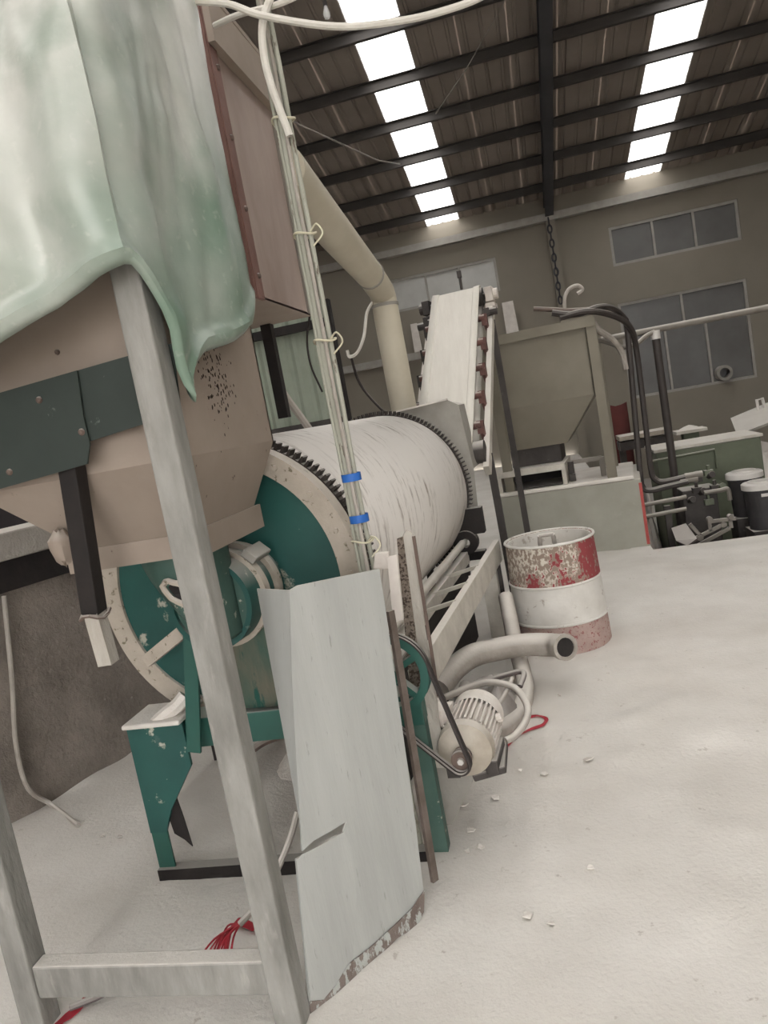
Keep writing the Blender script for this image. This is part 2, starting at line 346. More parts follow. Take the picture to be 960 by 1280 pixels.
# low rough concrete wall beside the dryer, running obliquely
wd = V(0.324, 0.946, 0); wn = V(0.946, -0.324, 0); w0 = V(-2.75, 2.96, 0)
def wallp(s, off, z): return w0+wd*s+wn*off+V(0, 0, z)
def wallbox(s0, s1, o0, o1, z0, z1): 
    m_ = MB(); return m_.plate([wallp(s0, o1, z0), wallp(s1, o1, z0), wallp(s1, o1, z1), wallp(s0, o1, z1)], o1-o0, wn)
# bumpy face
b = MB(); rows = []
for k in range(25):
    z = -0.2+1.36*k/24; rows.append([wallp(s, 0.012*nz3(s*5, z*5)+0.02*nz3(s*1.7, z*1.7, 5), z) for s in np.linspace(-2.4, 2.6, 80)])
b.grid(rows); wl_ = b.build('wall_left', 'concrete_dark', smooth=True); tag(wl_, 'low rough dark concrete wall beside the dryer', kind='structure')
wallbox(-2.4, 2.6, -0.25, -0.025, -0.2, 1.16).build('wall_core', 'concrete_dark', wl_)
wallbox(-2.4, 1.12, -0.25, 0.05, 1.15, 1.30).build('shaded_face_band', 'black_steel', wl_)  # side face below the ledge, its shade painted in as black
wallbox(-2.4, 1.25, -0.3, 0.07, 1.302, 1.44).build('ledge', 'concrete_pale', wl_, bevel=0.01)

# back wall with window openings
YB = 18.5
def rect(tl, tr, bl, br):
    a, b_, c, d = [at(*p, YB) for p in (tl, tr, bl, br)]
    return ((a.x+c.x)/2, (b_.x+d.x)/2, (c.z+d.z)/2, (a.z+b_.z)/2)
WIN1 = rect((760, 285), (923, 248), (767, 333), (926, 300))
WIN2 = rect((773, 381), (935, 346), (788, 502), (944, 469))
WIN3 = rect((485, 352), (620, 320), (493, 387), (625, 368))
holes = [WIN1, WIN2, WIN3]
gx = sorted(set([-7.0, 10.0]+[v for h in holes for v in h[:2]])); gz = sorted(set([-0.9, 5.95]+[v for h in holes for v in h[2:]]))
b = MB()
for i in range(len(gx)-1):
    for j in range(len(gz)-1):
        cx, cz = (gx[i]+gx[i+1])/2, (gz[j]+gz[j+1])/2
        if any(h[0] < cx < h[1] and h[2] < cz < h[3] for h in holes): continue
        b.box((cx, YB+0.12, cz), (gx[i+1]-gx[i], 0.24, gz[j+1]-gz[j]))
tag(b.build('wall_back', 'plaster', origin=(0, YB, 0)), 'brown plastered rear wall of the workshop', kind='structure')
def window(name, h, cols, label, glass, rows_=None):
    x0, x1, z0, z1 = h
    o = thing(name, ((x0+x1)/2, YB+0.06, z0), label, None, kind='structure')
    fr = MB(); t = 0.06
    for c in ((( x0+t/2), z0, z1), ((x1-t/2), z0, z1)): fr.box((c[0], YB+0.06, (z0+z1)/2), (t, 0.08, z1-z0))
    for z in (z0+t/2, z1-t/2): fr.box(((x0+x1)/2, YB+0.06, z), (x1-x0-2*t, 0.08, t))
    fr.build('window_frame', 'window_alu', o)
    rws = rows_ or [(z0, z1, cols)]
    for ri, (a, c, nc) in enumerate(rws):
        if ri: mb = MB(); mb.box(((x0+x1)/2, YB+0.055, a), (x1-x0-2*t, 0.09, t)); mb.build('transom', 'window_alu', o)
        wd_ = (x1-x0-2*t)/nc
        for k in range(nc):
            xa = x0+t+wd_*k
            if k: mb = MB(); mb.box((xa, YB+0.056, (a+c)/2), (0.05, 0.085, c-a-2*t)); mb.build('mullion', 'window_alu', o)
            mb = MB(); mb.box((xa+wd_/2, YB+0.075+0.016*(k % 2)+0.032*(ri % 2), (a+c)/2), (wd_+0.06, 0.012, c-a+0.02)); mb.build('pane', glass, o)
    return o
window('window_1', WIN1, 3, 'high row of three dusty panes under the eaves', 'dusty_glass')
zt = at(860, 405, YB).z
window('window_2', WIN2, 3, 'large dusty window behind the wall pipe', 'dusty_glass', [(zt, WIN2[3], 2), (WIN2[2], zt, 3)])
bpy.data.objects['window_2']['label'] = 'large dusty window with a two-pane top light behind the pipe'
window('window_3', WIN3, 3, 'pale frosted window band behind the conveyor head', 'frosted_pane')
# eave girt and ledge on the rear wall
g0, g1 = at(512, 314, 18.3), at(868, 226, 18.3); gz_ = (g0.z+g1.z)/2
b = MB(); b.box((1.5, 18.35, gz_), (17, 0.2, 0.16)); tag(b.build('trim_2', 'window_alu'), 'pale steel girt under the eaves', kind='structure')
lz = at(530, 443, 18.3).z
b = MB(); b.box((-2.3, 18.35, lz), (6.2, 0.3, 0.16)); tag(b.build('trim_3', 'window_alu'), 'pale ledge along the rear wall', kind='structure')
b = MB(); b.box((-6.9, 6, 3.6), (0.2, 25.4, 9.2)); tag(b.build('wall_left_outer', 'shade_toned_wall'), 'outer side wall of the workshop, toned dark for deep shade', kind='structure')

b = MB(); b.box((9.45, 6, 3.6), (0.2, 25.4, 9.2)); tag(b.build('wall_right', 'plaster'), 'plastered right side wall of the workshop', kind='structure')
b = MB(); b.box((-4.9, -6.9, 2.4), (3.8, 0.2, 6.6)); b.box((7.4, -6.9, 2.4), (4.2, 0.2, 6.6)); b.box((1.15, -6.9, 5.0), (8.3, 0.2, 1.4)); tag(b.build('wall_front', 'plaster'), 'front wall with the wide open doorway', kind='structure')
b = MB(); b.box((1, -27.1, -0.06), (60, 40, 0.1)); tag(b.build('ground', 'concrete_pale'), 'paved yard outside the doorway', kind='structure')

# roof: two slopes, purlins, sheets, light strips
KR, SL = 9.65, 0.212
def rz(y): return KR-SL*y
RIDGE, FRONT = 6.2, -7.0
CW = 3.79/5; x_first = -1.03-CW*7
ceil = thing('ceiling', (1.2, 12, rz(12)), 'dark sheeted roof with steel purlins and light strips', None, kind='structure')
def sheet_mesh(y0, y1, zf):
    prof = [(0, 0)]
    for k in range(3):
        c = CW*(k+0.5)/3; prof += [(c-0.03, 0), (c-0.018, 0.022), (c+0.018, 0.022), (c+0.03, 0)]
    prof.append((CW+0.02, 0))
    b = MB(); rows = [[V(x, y, zf(y)+0.2+dz) for x, dz in prof] for y in (y0, y1)]; b.grid(rows); return b
back = lambda y: rz(y); front = lambda y: rz(RIDGE)-SL*(RIDGE-y)
SKY = (6, 12)                       # columns that are light strips
for (ya, yb, zf) in ((RIDGE, 18.75, back), (FRONT, RIDGE, front)):
    me_s = me_l = None
    for k in range(22):
        x0 = x_first+CW*k; lit = k in SKY or (zf is front and k in (1, 9, 16))  # extra unseen strips added on the front slope for more daylight
        b = sheet_mesh(ya, yb, zf); 
        for v in b.v: v.x += x0
        nm = 'skylight_sheet' if lit else 'roof_sheet'
        shared = me_l if lit else me_s
        if shared is None:
            o = b.build(nm, nm, ceil)
            if lit: me_l = o
            else: me_s = o
        else:
            o = shared.copy(); COL.objects.link(o); c = sum(b.v, Vector())/len(b.v); o.location = c-WL[ceil]
pur = [18.6]+[17.72-1.189*k for k in range(10)]
pm_ = None
XA, XB = x_first, x_first+CW*22
def cprof(y, zf):
    z = zf(y); b = MB(); xc = (XA+XB)/2; L = XB-XA
    b.box((xc, y, z+0.09), (L, 0.012, 0.18)); b.box((xc, y-0.03, z+0.006), (L, 0.06, 0.012)); b.box((xc, y-0.03, z+0.174), (L, 0.06, 0.012)); b.box((xc, y-0.06, z+0.02), (L, 0.01, 0.03)); return b
for y in pur+[4.6-1.3*k for k in range(9)]:
    if pm_ is None: pm_ = cprof(y, back).build('purlin', 'purlin_steel', ceil)
    else:
        o = pm_.copy(); COL.objects.link(o); zf = back if y > RIDGE else front
        o.location = pm_.location+V(0, y-pur[0], zf(y)-back(pur[0]))
b = MB(); zb = -0.02
for y0, y1, zf in ((RIDGE, 18.45, back), (FRONT, RIDGE, front)):
    for (h0, h1, wx) in ((0, -0.02, 0.19), (-0.02, -0.28, 0.02), (-0.28, -0.30, 0.19)):
        v = []
        for y in (y0, y1):
            for x in (1.02-wx/2, 1.02+wx/2): v += [V(x, y, zf(y)+h0-0.005), V(x, y, zf(y)+h1-0.005)]
        b.add(v, [(0, 1, 3, 2), (4, 6, 7, 5), (0, 4, 5, 1), (2, 3, 7, 6), (0, 2, 6, 4), (1, 5, 7, 3)])
b.build('rafter', 'rafter_steel', ceil)
b = MB(); b.box((1.02, 18.38, 2.4), (0.2, 0.22, 6.0)); tag(b.build('trim_4', 'plaster'), 'plastered column against the rear wall', kind='structure')

# corrugated partition behind the dryer
PT = thing('wall_partition', (-2.35, 8.0, 0), 'green-grey corrugated steel partition behind the dryer', None, kind='structure')
xa, xb = at(335, 420, 8).x-0.5, at(423, 480, 8).x
b = MB(); rows = []
prof = []; x = xa; k = 0
while x < xb: prof.append((x, 0.03 if k % 4 in (1, 2) else 0)); x += 0.045; k += 1
b.grid([[V(x, 8.0-d, z) for x, d in prof] for z in (0, 3.02)]); b.build('corrugated_sheet', 'corrugated_green', PT, solid=0.004)
b = MB(); b.box(((xa+xb)/2, 7.93, at(400, 405, 8).z), (xb-xa, 0.06, 0.09)); b.build('cross_rail', 'black_steel', PT)
b = MB(); b.box(((xa+xb)/2, 7.93, 1.72), (xb-xa, 0.06, 0.07)); b.build('cross_rail', 'machine_dark', PT)
b = MB(); b.box((xb+0.04, 7.97, 1.5), (0.07, 0.1, 3.0)); b.build('end_post', 'black_steel', PT)

# ================================================================ ROTARY DRYER
DYAW = 0.086; DX = V(math.sin(DYAW), math.cos(DYAW), 0); DN = V(math.cos(DYAW), -math.sin(DYAW), 0)
DC = V(-1.298, 2.85, 1.10); DR, DL = 0.605, 2.355
DROT = Matrix.Rotation(-DYAW, 3, 'Z')
drum = thing('rotary_drum', DC+DX*1.15-V(0, 0, DR), 'long white powder-scuffed rotary drum with toothed girth gears', 'drum')
def dp(t, a=0.0, r=0.0): return DC+DX*t+(DN*math.cos(a)+V(0, 0, 1)*math.sin(a))*r
b = MB(); b.lathe(DC, DX, [(-0.02, 0.56), (0.0, 0.575), (2.42, 0.575), (2.44, 0.56), (2.44, 0.5), (-0.02, 0.5)], 96)
b.build('shell', 'drum_white', drum, smooth=True, rot=DROT, origin=dp(1.2))
def gear(t):
    b = MB(); N = 128; w_ = 0.05; prof = []
    for k in range(N):
        for fr, r in ((0.0, 0.582), (0.28, 0.582), (0.4, 0.608), (0.68, 0.608), (0.8, 0.582)): prof.append((2*math.pi*(k+fr)/N, r))
    n_ = len(prof); v = [dp(t+s*w_/2, a, r) for s in (-1, 1) for a, r in prof]+[dp(t+s*w_/2, a, 0.574) for s in (-1, 1) for a, r in prof]; f = []
    for i in range(n_):
        j = (i+1) % n_; f += [(i, j, n_+j, n_+i), (2*n_+i, 2*n_+j, j, i), (n_+i, n_+j, 3*n_+j, 3*n_+i)]
    return b.add(v, f)
gear(0.03).build('girth_gear', 'gear_iron', drum)
gear(DL).build('girth_gear', 'gear_iron', drum)
b = MB(); b.lathe(DC, DX, [(-0.10, 0.585), (-0.02, 0.585), (-0.02, 0.5), (-0.10, 0.5)], 96); b.build('flange_ring', 'cream_flange', drum, smooth=True)
b = MB(); b.lathe(DC, DX, [(-0.085, 0.0001), (-0.085, 0.502), (-0.06, 0.502), (-0.06, 0.0001)], 80); b.build('end_plate', 'end_plate_green', drum, smooth=True, rot=DROT, origin=dp(-0.07))
for a in np.linspace(0, 2*math.pi, 20, endpoint=False):
    b = MB(); c = dp(-0.10, a, 0.545); b.cyl(c-DX*0.012, c+DX*0.01, 0.011, 6); b.build('bolt', 'cream_flange', drum)

# inlet housing bolted on the drum's green end plate
hc = at(290, 742, 2.62); hc = dp(-0.085)+V(hc.x-dp(-0.085).x, 0, hc.z-dp(-0.085).z)
inl = thing('inlet_housing', hc-V(0, 0.15, 0.3), 'green round inlet housing with torn sheet skirt on the drum end', 'housing')
b = MB(); b.lathe(hc, -DX, [(0.0, 0.17), (0.30, 0.17), (0.30, 0.15), (0.0, 0.15)], 48); b.build('drum_sleeve', 'green_paint', inl, smooth=True)
b = MB(); b.lathe(hc, -DX, [(0.285, 0.0001), (0.285, 0.15), (0.26, 0.15), (0.26, 0.0001)], 48); b.build('front_disc', 'green_dusty', inl, smooth=True)
for t in (0.06, 0.17):
    b = MB(); b.lathe(hc, -DX, [(t, 0.171), (t, 0.19), (t+0.04, 0.19), (t+0.04, 0.171)], 48); b.build('clamp_band', 'cream_flange', inl, smooth=True)
b = MB(); k_ = hc-DX*0.15+V(0.145, 0, 0.145); b.box(k_, (0.06, 0.16, 0.03), mtx=Matrix.Rotation(math.radians(45), 3, 'Y')); b.build('clamp_lug', 'plate_grey', inl, bevel=0.004)
# scoop chute between the hopper outlet and the drum inlet, torn at one place
arc = [(160, 668), (168, 690), (180, 715), (200, 742), (225, 768), (250, 790), (275, 802)]
P = [at(*p, 2.36) for p in arc]; xr_ = at(266, 740, 2.3).x; b = MB(); rows = []
for p in spline(P, 4):
    cx, rx = (p.x+xr_)/2, (xr_-p.x)/2
    rows.append([V(cx-rx*math.cos(a), 2.44-0.19*math.sin(a)*(0.6+0.4*min(1, rx/0.15)), p.z) for a in np.linspace(-0.9, math.pi+0.4, 30)])
b.grid(rows); b.build('scoop_chute', 'green_dusty', inl, smooth=True, solid=0.006)
b = MB(); b.tube([V((p.x+xr_)/2-(xr_-p.x)/2*math.cos(0.25), 2.44-0.19*math.sin(0.25), p.z) for p in spline(P, 4)], 0.005, 6); b.build('scoop_edge', 'cream_flange', inl, smooth=True)
b = MB(); rim = []
hs = at(224, 741, 2.255)
for j in range(18):
    a = 2*math.pi*j/18; rim.append(hs+V(math.cos(a)*0.055, 0.004*math.cos(2*a), math.sin(a)*0.034-math.cos(a)*0.03)*(1+0.3*nz3(j*1.3, 4)))
b.tube(rim, 0.011, 6, close=True); b.build('torn_hole_rim', 'cream_flange', inl, smooth=True)
b = MB(); b.plate([hs+(p-hs)*0.8+V(0.01, -0.002, 0) for p in rim], 0.004, V(0, -1, 0)); b.build('torn_hole', 'black_steel', inl)
# rusty lower cover beside the chute
b = MB(); rows = []
for j in range(15):
    z = 0.655+0.40*j/14; rows.append([V(-1.14+0.27*math.cos(math.radians(a)), 2.74+0.17*math.sin(math.radians(a)), z) for a in np.linspace(180, 360, 26)])
b.grid(rows); b.build('lower_cover', 'green_rusty', inl, smooth=True, solid=0.008)
# diagonal brace arm on the end plate
b = MB(); b.bar(at(184, 826, 2.66), at(228, 790, 2.60), 0.03, 0.05); b.build('brace_arm', 'cream_flange', inl)

# green front stand and side rails
st = thing('drum_stand', (-1.15, 2.6, 0), 'green steel stand carrying the drum, powder on its beams', 'stand')
b = MB(); b.bar(V(-1.71, 2.62, 0.58), V(-0.56, 2.64, 0.58), 0.12, 0.12); b.build('front_beam', 'green_clean', st, bevel=0.004)
b = MB(); b.plate([V(-1.73, 2.52, 0.645), V(-1.49, 2.52, 0.645), V(-1.49, 2.52, 0.47), V(-1.62, 2.52, 0.29), V(-1.66, 2.52, 0.20), V(-1.73, 2.52, 0.20)], 0.014, V(0, -1, 0)); b.build('gusset_plate', 'green_paint', st)
b = MB(); b.box((-1.615, 2.61, 0.652), (0.25, 0.22, 0.02)); b.build('cap_plate', 'powder', st, bevel=0.008)
def angle_leg(x, y, z0, z1, s, mt_, w_=0.085):
    b = MB(); b.box((x, y, (z0+z1)/2), (w_, 0.009, z1-z0)); b.box((x-s*(w_/2-0.0045), y+w_/2, (z0+z1)/2), (0.009, w_, z1-z0)); return b.build('leg', mt_, st)
angle_leg(-1.695, 2.53, 0.0, 0.52, 1, 'green_clean', 0.07)
angle_leg(-0.59, 2.60, 0.0, 0.52, -1, 'green_dusty', 0.055)
angle_leg(-1.80, 5.0, 0.0, 0.56, 1, 'machine_dark'); angle_leg(-0.42, 5.0, 0.0, 0.56, -1, 'machine_dark')
b = MB(); b.plate([V(-1.66, 2.54, 0.34), V(-1.60, 2.54, 0.36), V(-1.585, 2.54, 0.24), V(-1.575, 2.54, 0.12), V(-1.60, 2.54, 0.15), V(-1.64, 2.54, 0.18)], 0.006, V(0, -1, 0)); b.build('torn_flap', 'black_steel', st)
p0, p1 = at(243, 940, 2.5), at(238, 790, 2.5)
b = MB(); b.bar(p0, p1, 0.012, 0.055, up=(1, 0, 0)); b.build('upright', 'green_clean', st)
b = MB(); b.tube(spline([at(195, 905, 2.55), at(208, 893, 2.56), at(222, 882, 2.58), at(232, 870, 2.6)], 4), [0.03]*13, 8); b.build('grease_lump', 'powder', st, smooth=True)
def rail(off, z0, z1, t0, t1, wd_): 
    a, c = DC+DN*off+DX*t0, DC+DN*off+DX*t1; a.z = c.z = (z0+z1)/2; b = MB(); b.bar(a, c, wd_, z1-z0); return b
rail(0.715, 0.545, 0.695, -0.1, 2.35, 0.04).build('side_rail', 'dusty_rail', st, bevel=0.004)
rail(0.50, 0.575, 0.655, 0.05, 2.5, 0.05).build('inner_rail', 'dusty_rail', st, bevel=0.004)
rail(-0.60, 0.50, 0.64, 0.3, 2.5, 0.07).build('side_rail', 'machine_dark', st)
b = MB(); q_ = DC+DN*0.46+DX*1.35; b.box((q_.x, q_.y, 0.285), (0.02, 2.1, 0.57), -DYAW); b.build('gap_shade_panel', 'black_steel', st)  # added black panel, paints in the dark gap under the drum
a, c = DC+DN*0.50+DX*0.2, DC+DN*0.50+DX*2.3; a.z = c.z = 0.715
b = MB(); b.cyl(a, c, 0.026, 16); b.build('drive_shaft', 'dusty_rail', st, smooth=True)
for t in (0.85, 1.2, 1.6):
    a, c = DC+DN*0.50+DX*t, DC+DN*0.71+DX*t; a.z = 0.645; c.z = 0.69; b = MB(); b.bar(a, c, 0.02, 0.02); b.build('rung', 'dusty_rail', st)
# dark bearing bracket at the far end of the shaft
c = DC+DN*0.52+DX*2.28; c.z = 0.715
b = MB(); b.lathe(c, DX, [(-0.03, 0.03), (-0.03, 0.085), (0.05, 0.085), (0.05, 0.03)], 24); b.box(c+DX*0.03+V(0.03, 0, 0.14), (0.22, 0.08, 0.18), -DYAW); b.box(c+DX*0.03+V(0, 0, -0.1), (0.24, 0.08, 0.06), -DYAW)
b.build('shaft_bearing', 'black_steel', st, bevel=0.004)
b = MB(); c = DC+DN*0.66+DX*2.2; b.box((c.x, c.y, 0.28), (0.10, 0.10, 0.55), -DYAW); b.build('rail_prop', 'dusty_rail', st)
b = MB(); b.bar(V(-1.73, 2.53, 0.012), V(-0.62, 2.56, 0.012), 0.05, 0.07); b.build('foot_bar', 'black_steel', st)

# hood plate behind the drum's far end
hood = thing('hood_plate', (-1.0, 5.36, 0.6), 'grey steel hood plate standing behind the far gear', 'plate')
def hp(px, py, y=5.36): return at(px, py, y)
b = MB(); b.plate([hp(380, 545), hp(412, 533), hp(559, 500), hp(573, 506), hp(592, 585), hp(600, 660), hp(560, 700), hp(420, 690)], 0.015, V(0, -1, 0)); b.build('back_plate', 'plate_grey', hood)
b = MB(); b.bar(hp(380, 543, 5.34), hp(559, 499, 5.34), 0.05, 0.012); b.build('top_lip', 'powder', hood)
b = MB(); b.plate([hp(559, 500), hp(573, 506), hp(592, 585), hp(592, 585)+V(0.02, 0.25, 0), hp(573, 506)+V(0.02, 0.25, 0)], 0.012); b.build('side_return', 'plate_grey', hood)

# ================================================================ FEED HOPPER, ITS STAND, BROWN BOX AND TARPAULIN
HX0, HX1, HY0, HY1 = -1.63, -0.95, 1.92, 2.66
BX0, BX1, BY0, BY1, BZ = -1.42, -1.05, 2.10, 2.56, 1.40
fh = thing('feed_hopper', (-1.28, 2.33, BZ), 'tan steel feed hopper with dark green patches over the drum end', 'hopper')
ZC, ZT = 1.645, 2.72
b = MB(); b.plate([V(HX0, HY0, ZC), V(HX1, HY0, ZC), V(HX1, HY0, ZT), V(HX0, HY0, ZT)], 0.01, V(0, -1, 0)); b.build('front_panel', 'tan_steel', fh)
b = MB(); b.plate([V(HX1, HY0, ZC), V(HX1, HY1, ZC), V(HX1, HY1, ZT), V(HX1, HY0, ZT)], 0.01, V(1, 0, 0)); b.build('side_panel', 'tan_steel', fh)
b = MB(); b.plate([V(HX0, HY0, ZC), V(HX0, HY1, ZC), V(HX0, HY1, ZT), V(HX0, HY0, ZT)], 0.01, V(-1, 0, 0)); b.build('side_panel', 'tan_steel', fh)
b = MB(); b.plate([V(HX0, HY1, ZC), V(HX1, HY1, ZC), V(HX1, HY1, ZT), V(HX0, HY1, ZT)], 0.01, V(0, 1, 0)); b.build('back_panel', 'tan_steel', fh)
b = MB(); b.plate([V(BX0, BY0, BZ), V(BX1, BY0, BZ), V(HX1, HY0, ZC), V(HX0, HY0, ZC)], 0.008, V(0, -1, -0.3)); b.build('front_taper', 'tan_steel', fh)
b = MB(); b.plate([V(BX1, BY0, BZ), V(BX1, BY1, BZ), V(HX1, HY1, ZC), V(HX1, HY0, ZC)], 0.008, V(1, 0, -0.3)); b.build('side_taper', 'tan_steel', fh)
b = MB(); b.plate([V(BX0, BY0, BZ), V(BX0, BY1, BZ), V(HX0, HY1, ZC), V(HX0, HY0, ZC)], 0.008, V(-1, 0, -0.3)); b.build('side_taper', 'tan_steel', fh)
b = MB(); b.plate([V(BX0, BY1, BZ), V(BX1, BY1, BZ), V(HX1, HY1, ZC), V(HX0, HY1, ZC)], 0.008, V(0, 1, -0.3)); b.build('back_taper', 'tan_steel', fh)
b = MB(); b.box(((BX0+BX1)/2-0.05, BY0-0.008, BZ-0.02), (BX1-BX0+0.06, 0.012, 0.07)); b.build('outlet_collar', 'tan_steel', fh)
b = MB(); b.box((BX1+0.008, (BY0+BY1)/2+0.04, BZ-0.02), (0.012, BY1-BY0+0.04, 0.085)); b.build('outlet_lip', 'tan_steel', fh)
yf = HY0-0.012
def fl(px, py, y=yf): return at(px, py, y)
b = MB(); b.plate([fl(-35, 501, 1.835), fl(96, 463, 1.835), fl(104, 520, 1.835), fl(112, 555, 1.835), fl(109, 580, 1.835), fl(60, 594, 1.835), fl(-35, 621, 1.835)], 0.006, V(0, -1, 0)); f1 = b.build('patch_flap', 'dark_green_flap', fh)
b = MB(); b.plate([fl(97, 463, 1.845), fl(215, 429, 1.845), fl(226, 515, 1.845), fl(111, 552, 1.845)], 0.006, V(0, -1, 0)); f2 = b.build('patch_flap', 'dark_green_flap', fh)
for px, py in ((102, 540), (49, 500), (12, 590)):
    b = MB(); c = fl(px, py, 1.833); b.lathe(c, V(0, -1, 0), [(0, 0.0001), (0, 0.010), (0.006, 0.007), (0.008, 0.0001)], 10, False); b.build('rivet', 'rust_iron', f1)
for px, py in ((72, 440), (167, 395)):
    b = MB(); c = fl(px, py, HY0-0.001); b.lathe(c, V(0, -1, 0), [(0, 0.0001), (0, 0.008), (0.006, 0.006), (0.008, 0.0001)], 10, False); b.build('bolt', 'rust_iron', fh)
rs = random.Random(5)
mat('splash_dirt', '4d443e', '3c3530', scale=20, rough=0.9)
b = MB()
for k in range(150):
    y, z = 2.24+rs.gauss(0, 0.055), 1.86+rs.gauss(0, 0.07); r = rs.uniform(0.002, 0.006)
    b.add([V(HX1+0.0015, y+r*math.cos(t), z+1.3*r*math.sin(t)) for t in (0, 1.3, 2.5, 3.8, 5.1)], [(0, 1, 2, 3, 4)])
tag(b.build('dirt_splash', 'splash_dirt', fh), 'dark dirt speckles', kind='stuff')
# rag stuffed at the outlet corner
b = MB(); c = at(78, 684, 2.0); rows = []
for i in range(9):
    th = math.pi*i/8; rows.append([c+V(0.035*math.sin(th)*math.cos(p), 0.035*math.sin(th)*math.sin(p), 0.055*math.cos(th))*(1+0.25*nz3(math.cos(p)*2, math.sin(p)*2, th*2)) for p in np.linspace(0, 2*math.pi, 14)])
b.grid(rows); b.build('caked_lump', 'tan_steel', fh, smooth=True)

hs_ = thing('hopper_stand', (-1.35, 1.8, 0), 'weathered grey square-tube stand in front of the tan hopper', 'stand')
def post(x, y, z0, z1, mt_, w_=0.08, nm='leg'):
    b = MB(); b.box((x, y, (z0+z1)/2), (w_, w_, z1-z0)); return b.build(nm, mt_, hs_, bevel=0.006)
post(-0.925, 1.80, 0.0, 2.35, 'grey_post'); post(-1.755, 1.80, 0.0, 2.35, 'grey_post')
b = MB(); b.box((-1.34, 1.80, 0.172), (0.75, 0.06, 0.105)); b.build('bottom_rail', 'grey_post', hs_, bevel=0.006)
b = MB(); b.box((-1.34, 1.80, 2.31), (0.75, 0.06, 0.08)); b.build('top_rail', 'grey_post', hs_)
b = MB(); b.bar(at(86, 560, 1.875), at(118, 765, 1.93), 0.055, 0.055, up=(1, 0, 0)); hb = b.build('hanging_bar', 'black_steel', hs_, bevel=0.004)
b = MB(); b.bar(at(118, 765, 1.925), at(136, 829, 1.93), 0.045, 0.045, up=(1, 0, 0)); b.build('bar_end', 'old_wood', hb)
b = MB(); c = at(119, 768, 1.93); b.tube([c+V(0.043*math.cos(t), 0.043*math.sin(t), 0.008*math.sin(3*t)) for t in np.linspace(0, 2*math.pi, 14, endpoint=False)], 0.006, 6, close=True); b.build('wire_wrap', 'rust_iron', hb)

bb = thing('brown_steel_box', (-1.42, 3.16, 2.2), 'tall brown stained steel box behind the tarpaulin, with bolted red corner strip', 'steel box')
X1, X0, Y0, Y1, Z0, Z1 = -0.95, -1.9, 2.78, 3.53, 2.19, 3.30
b = MB(); b.plate([V(X1, Y0, Z0), V(X1, Y1, Z0), V(X1, Y1, Z1), V(X1, Y0, Z1)], 0.01, V(1, 0, 0)); b.build('side_panel', 'brown_steel', bb)
b = MB(); b.plate([V(X0, Y0, Z0), V(X1-0.011, Y0, Z0), V(X1-0.011, Y0, Z1), V(X0, Y0, Z1)], 0.01, V(0, -1, 0)); b.build('front_panel', 'brown_steel', bb)
b = MB(); b.plate([V(X0, Y1, Z0), V(X1-0.011, Y1, Z0), V(X1-0.011, Y1, Z1), V(X0, Y1, Z1)], 0.01, V(0, 1, 0)); b.build('back_panel', 'brown_steel', bb)
b = MB(); b.plate([V(X0, Y0, Z0), V(X0, Y1, Z0), V(X0, Y1, Z1), V(X0, Y0, Z1)], 0.01, V(-1, 0, 0)); b.build('side_panel', 'brown_steel', bb)
b = MB(); b.plate([V(X0, Y0, Z0-0.002), V(X1, Y0, Z0-0.002), V(X1, Y1, Z0-0.002), V(X0, Y1, Z0-0.002)], 0.01, V(0, 0, -1)); b.build('bottom_panel', 'tan_steel', bb)
b = MB(); b.box((X1+0.02, (Y0+Y1)/2+0.03, 3.19), (0.035, Y1-Y0+0.06, 0.18)); b.box((X1-0.02, (Y0+Y1)/2+0.03, 3.29), (0.12, Y1-Y0+0.06, 0.02)); b.build('rim_channel', 'tan_steel', bb)
b = MB(); b.box((X1+0.006, Y0+0.035, 2.73), (0.012, 0.075, 1.1)); b.box((X1-0.03, Y0-0.006, 2.73), (0.075, 0.012, 1.1)); cs = b.build('corner_strip', 'red_primer', bb)
for z in (2.27, 2.52, 2.78, 3.03):
    b = MB(); b.lathe(V(X1+0.012, Y0+0.045, z), V(1, 0, 0), [(0, 0.0001), (0, 0.012), (0.008, 0.009), (0.011, 0.0001)], 10, False); b.build('bolt', 'rust_iron', cs)
b = MB(); b.box((X1+0.012, Y1-0.01, 2.62), (0.024, 0.1, 0.85)); b.build('edge_channel', 'pipe_grey', bb)
b = MB(); b.bar(V(X0, Y1, 2.19), V(X0, Y1, 0), 0.06, 0.06); b.build('leg', 'black_steel', bb)
b = MB(); b.bar(V(X1-0.3, 3.9, 2.19), V(X1-0.3, 3.9, 1.73), 0.05, 0.05, up=(1, 0, 0)); 
lg = at(348, 470, 3.55); b = MB(); b.bar(V(-1.17, 3.50, 2.19), V(-1.17, 3.50, 1.74), 0.05, 0.05, up=(1, 0, 0)); b.build('hanger', 'black_steel', bb)

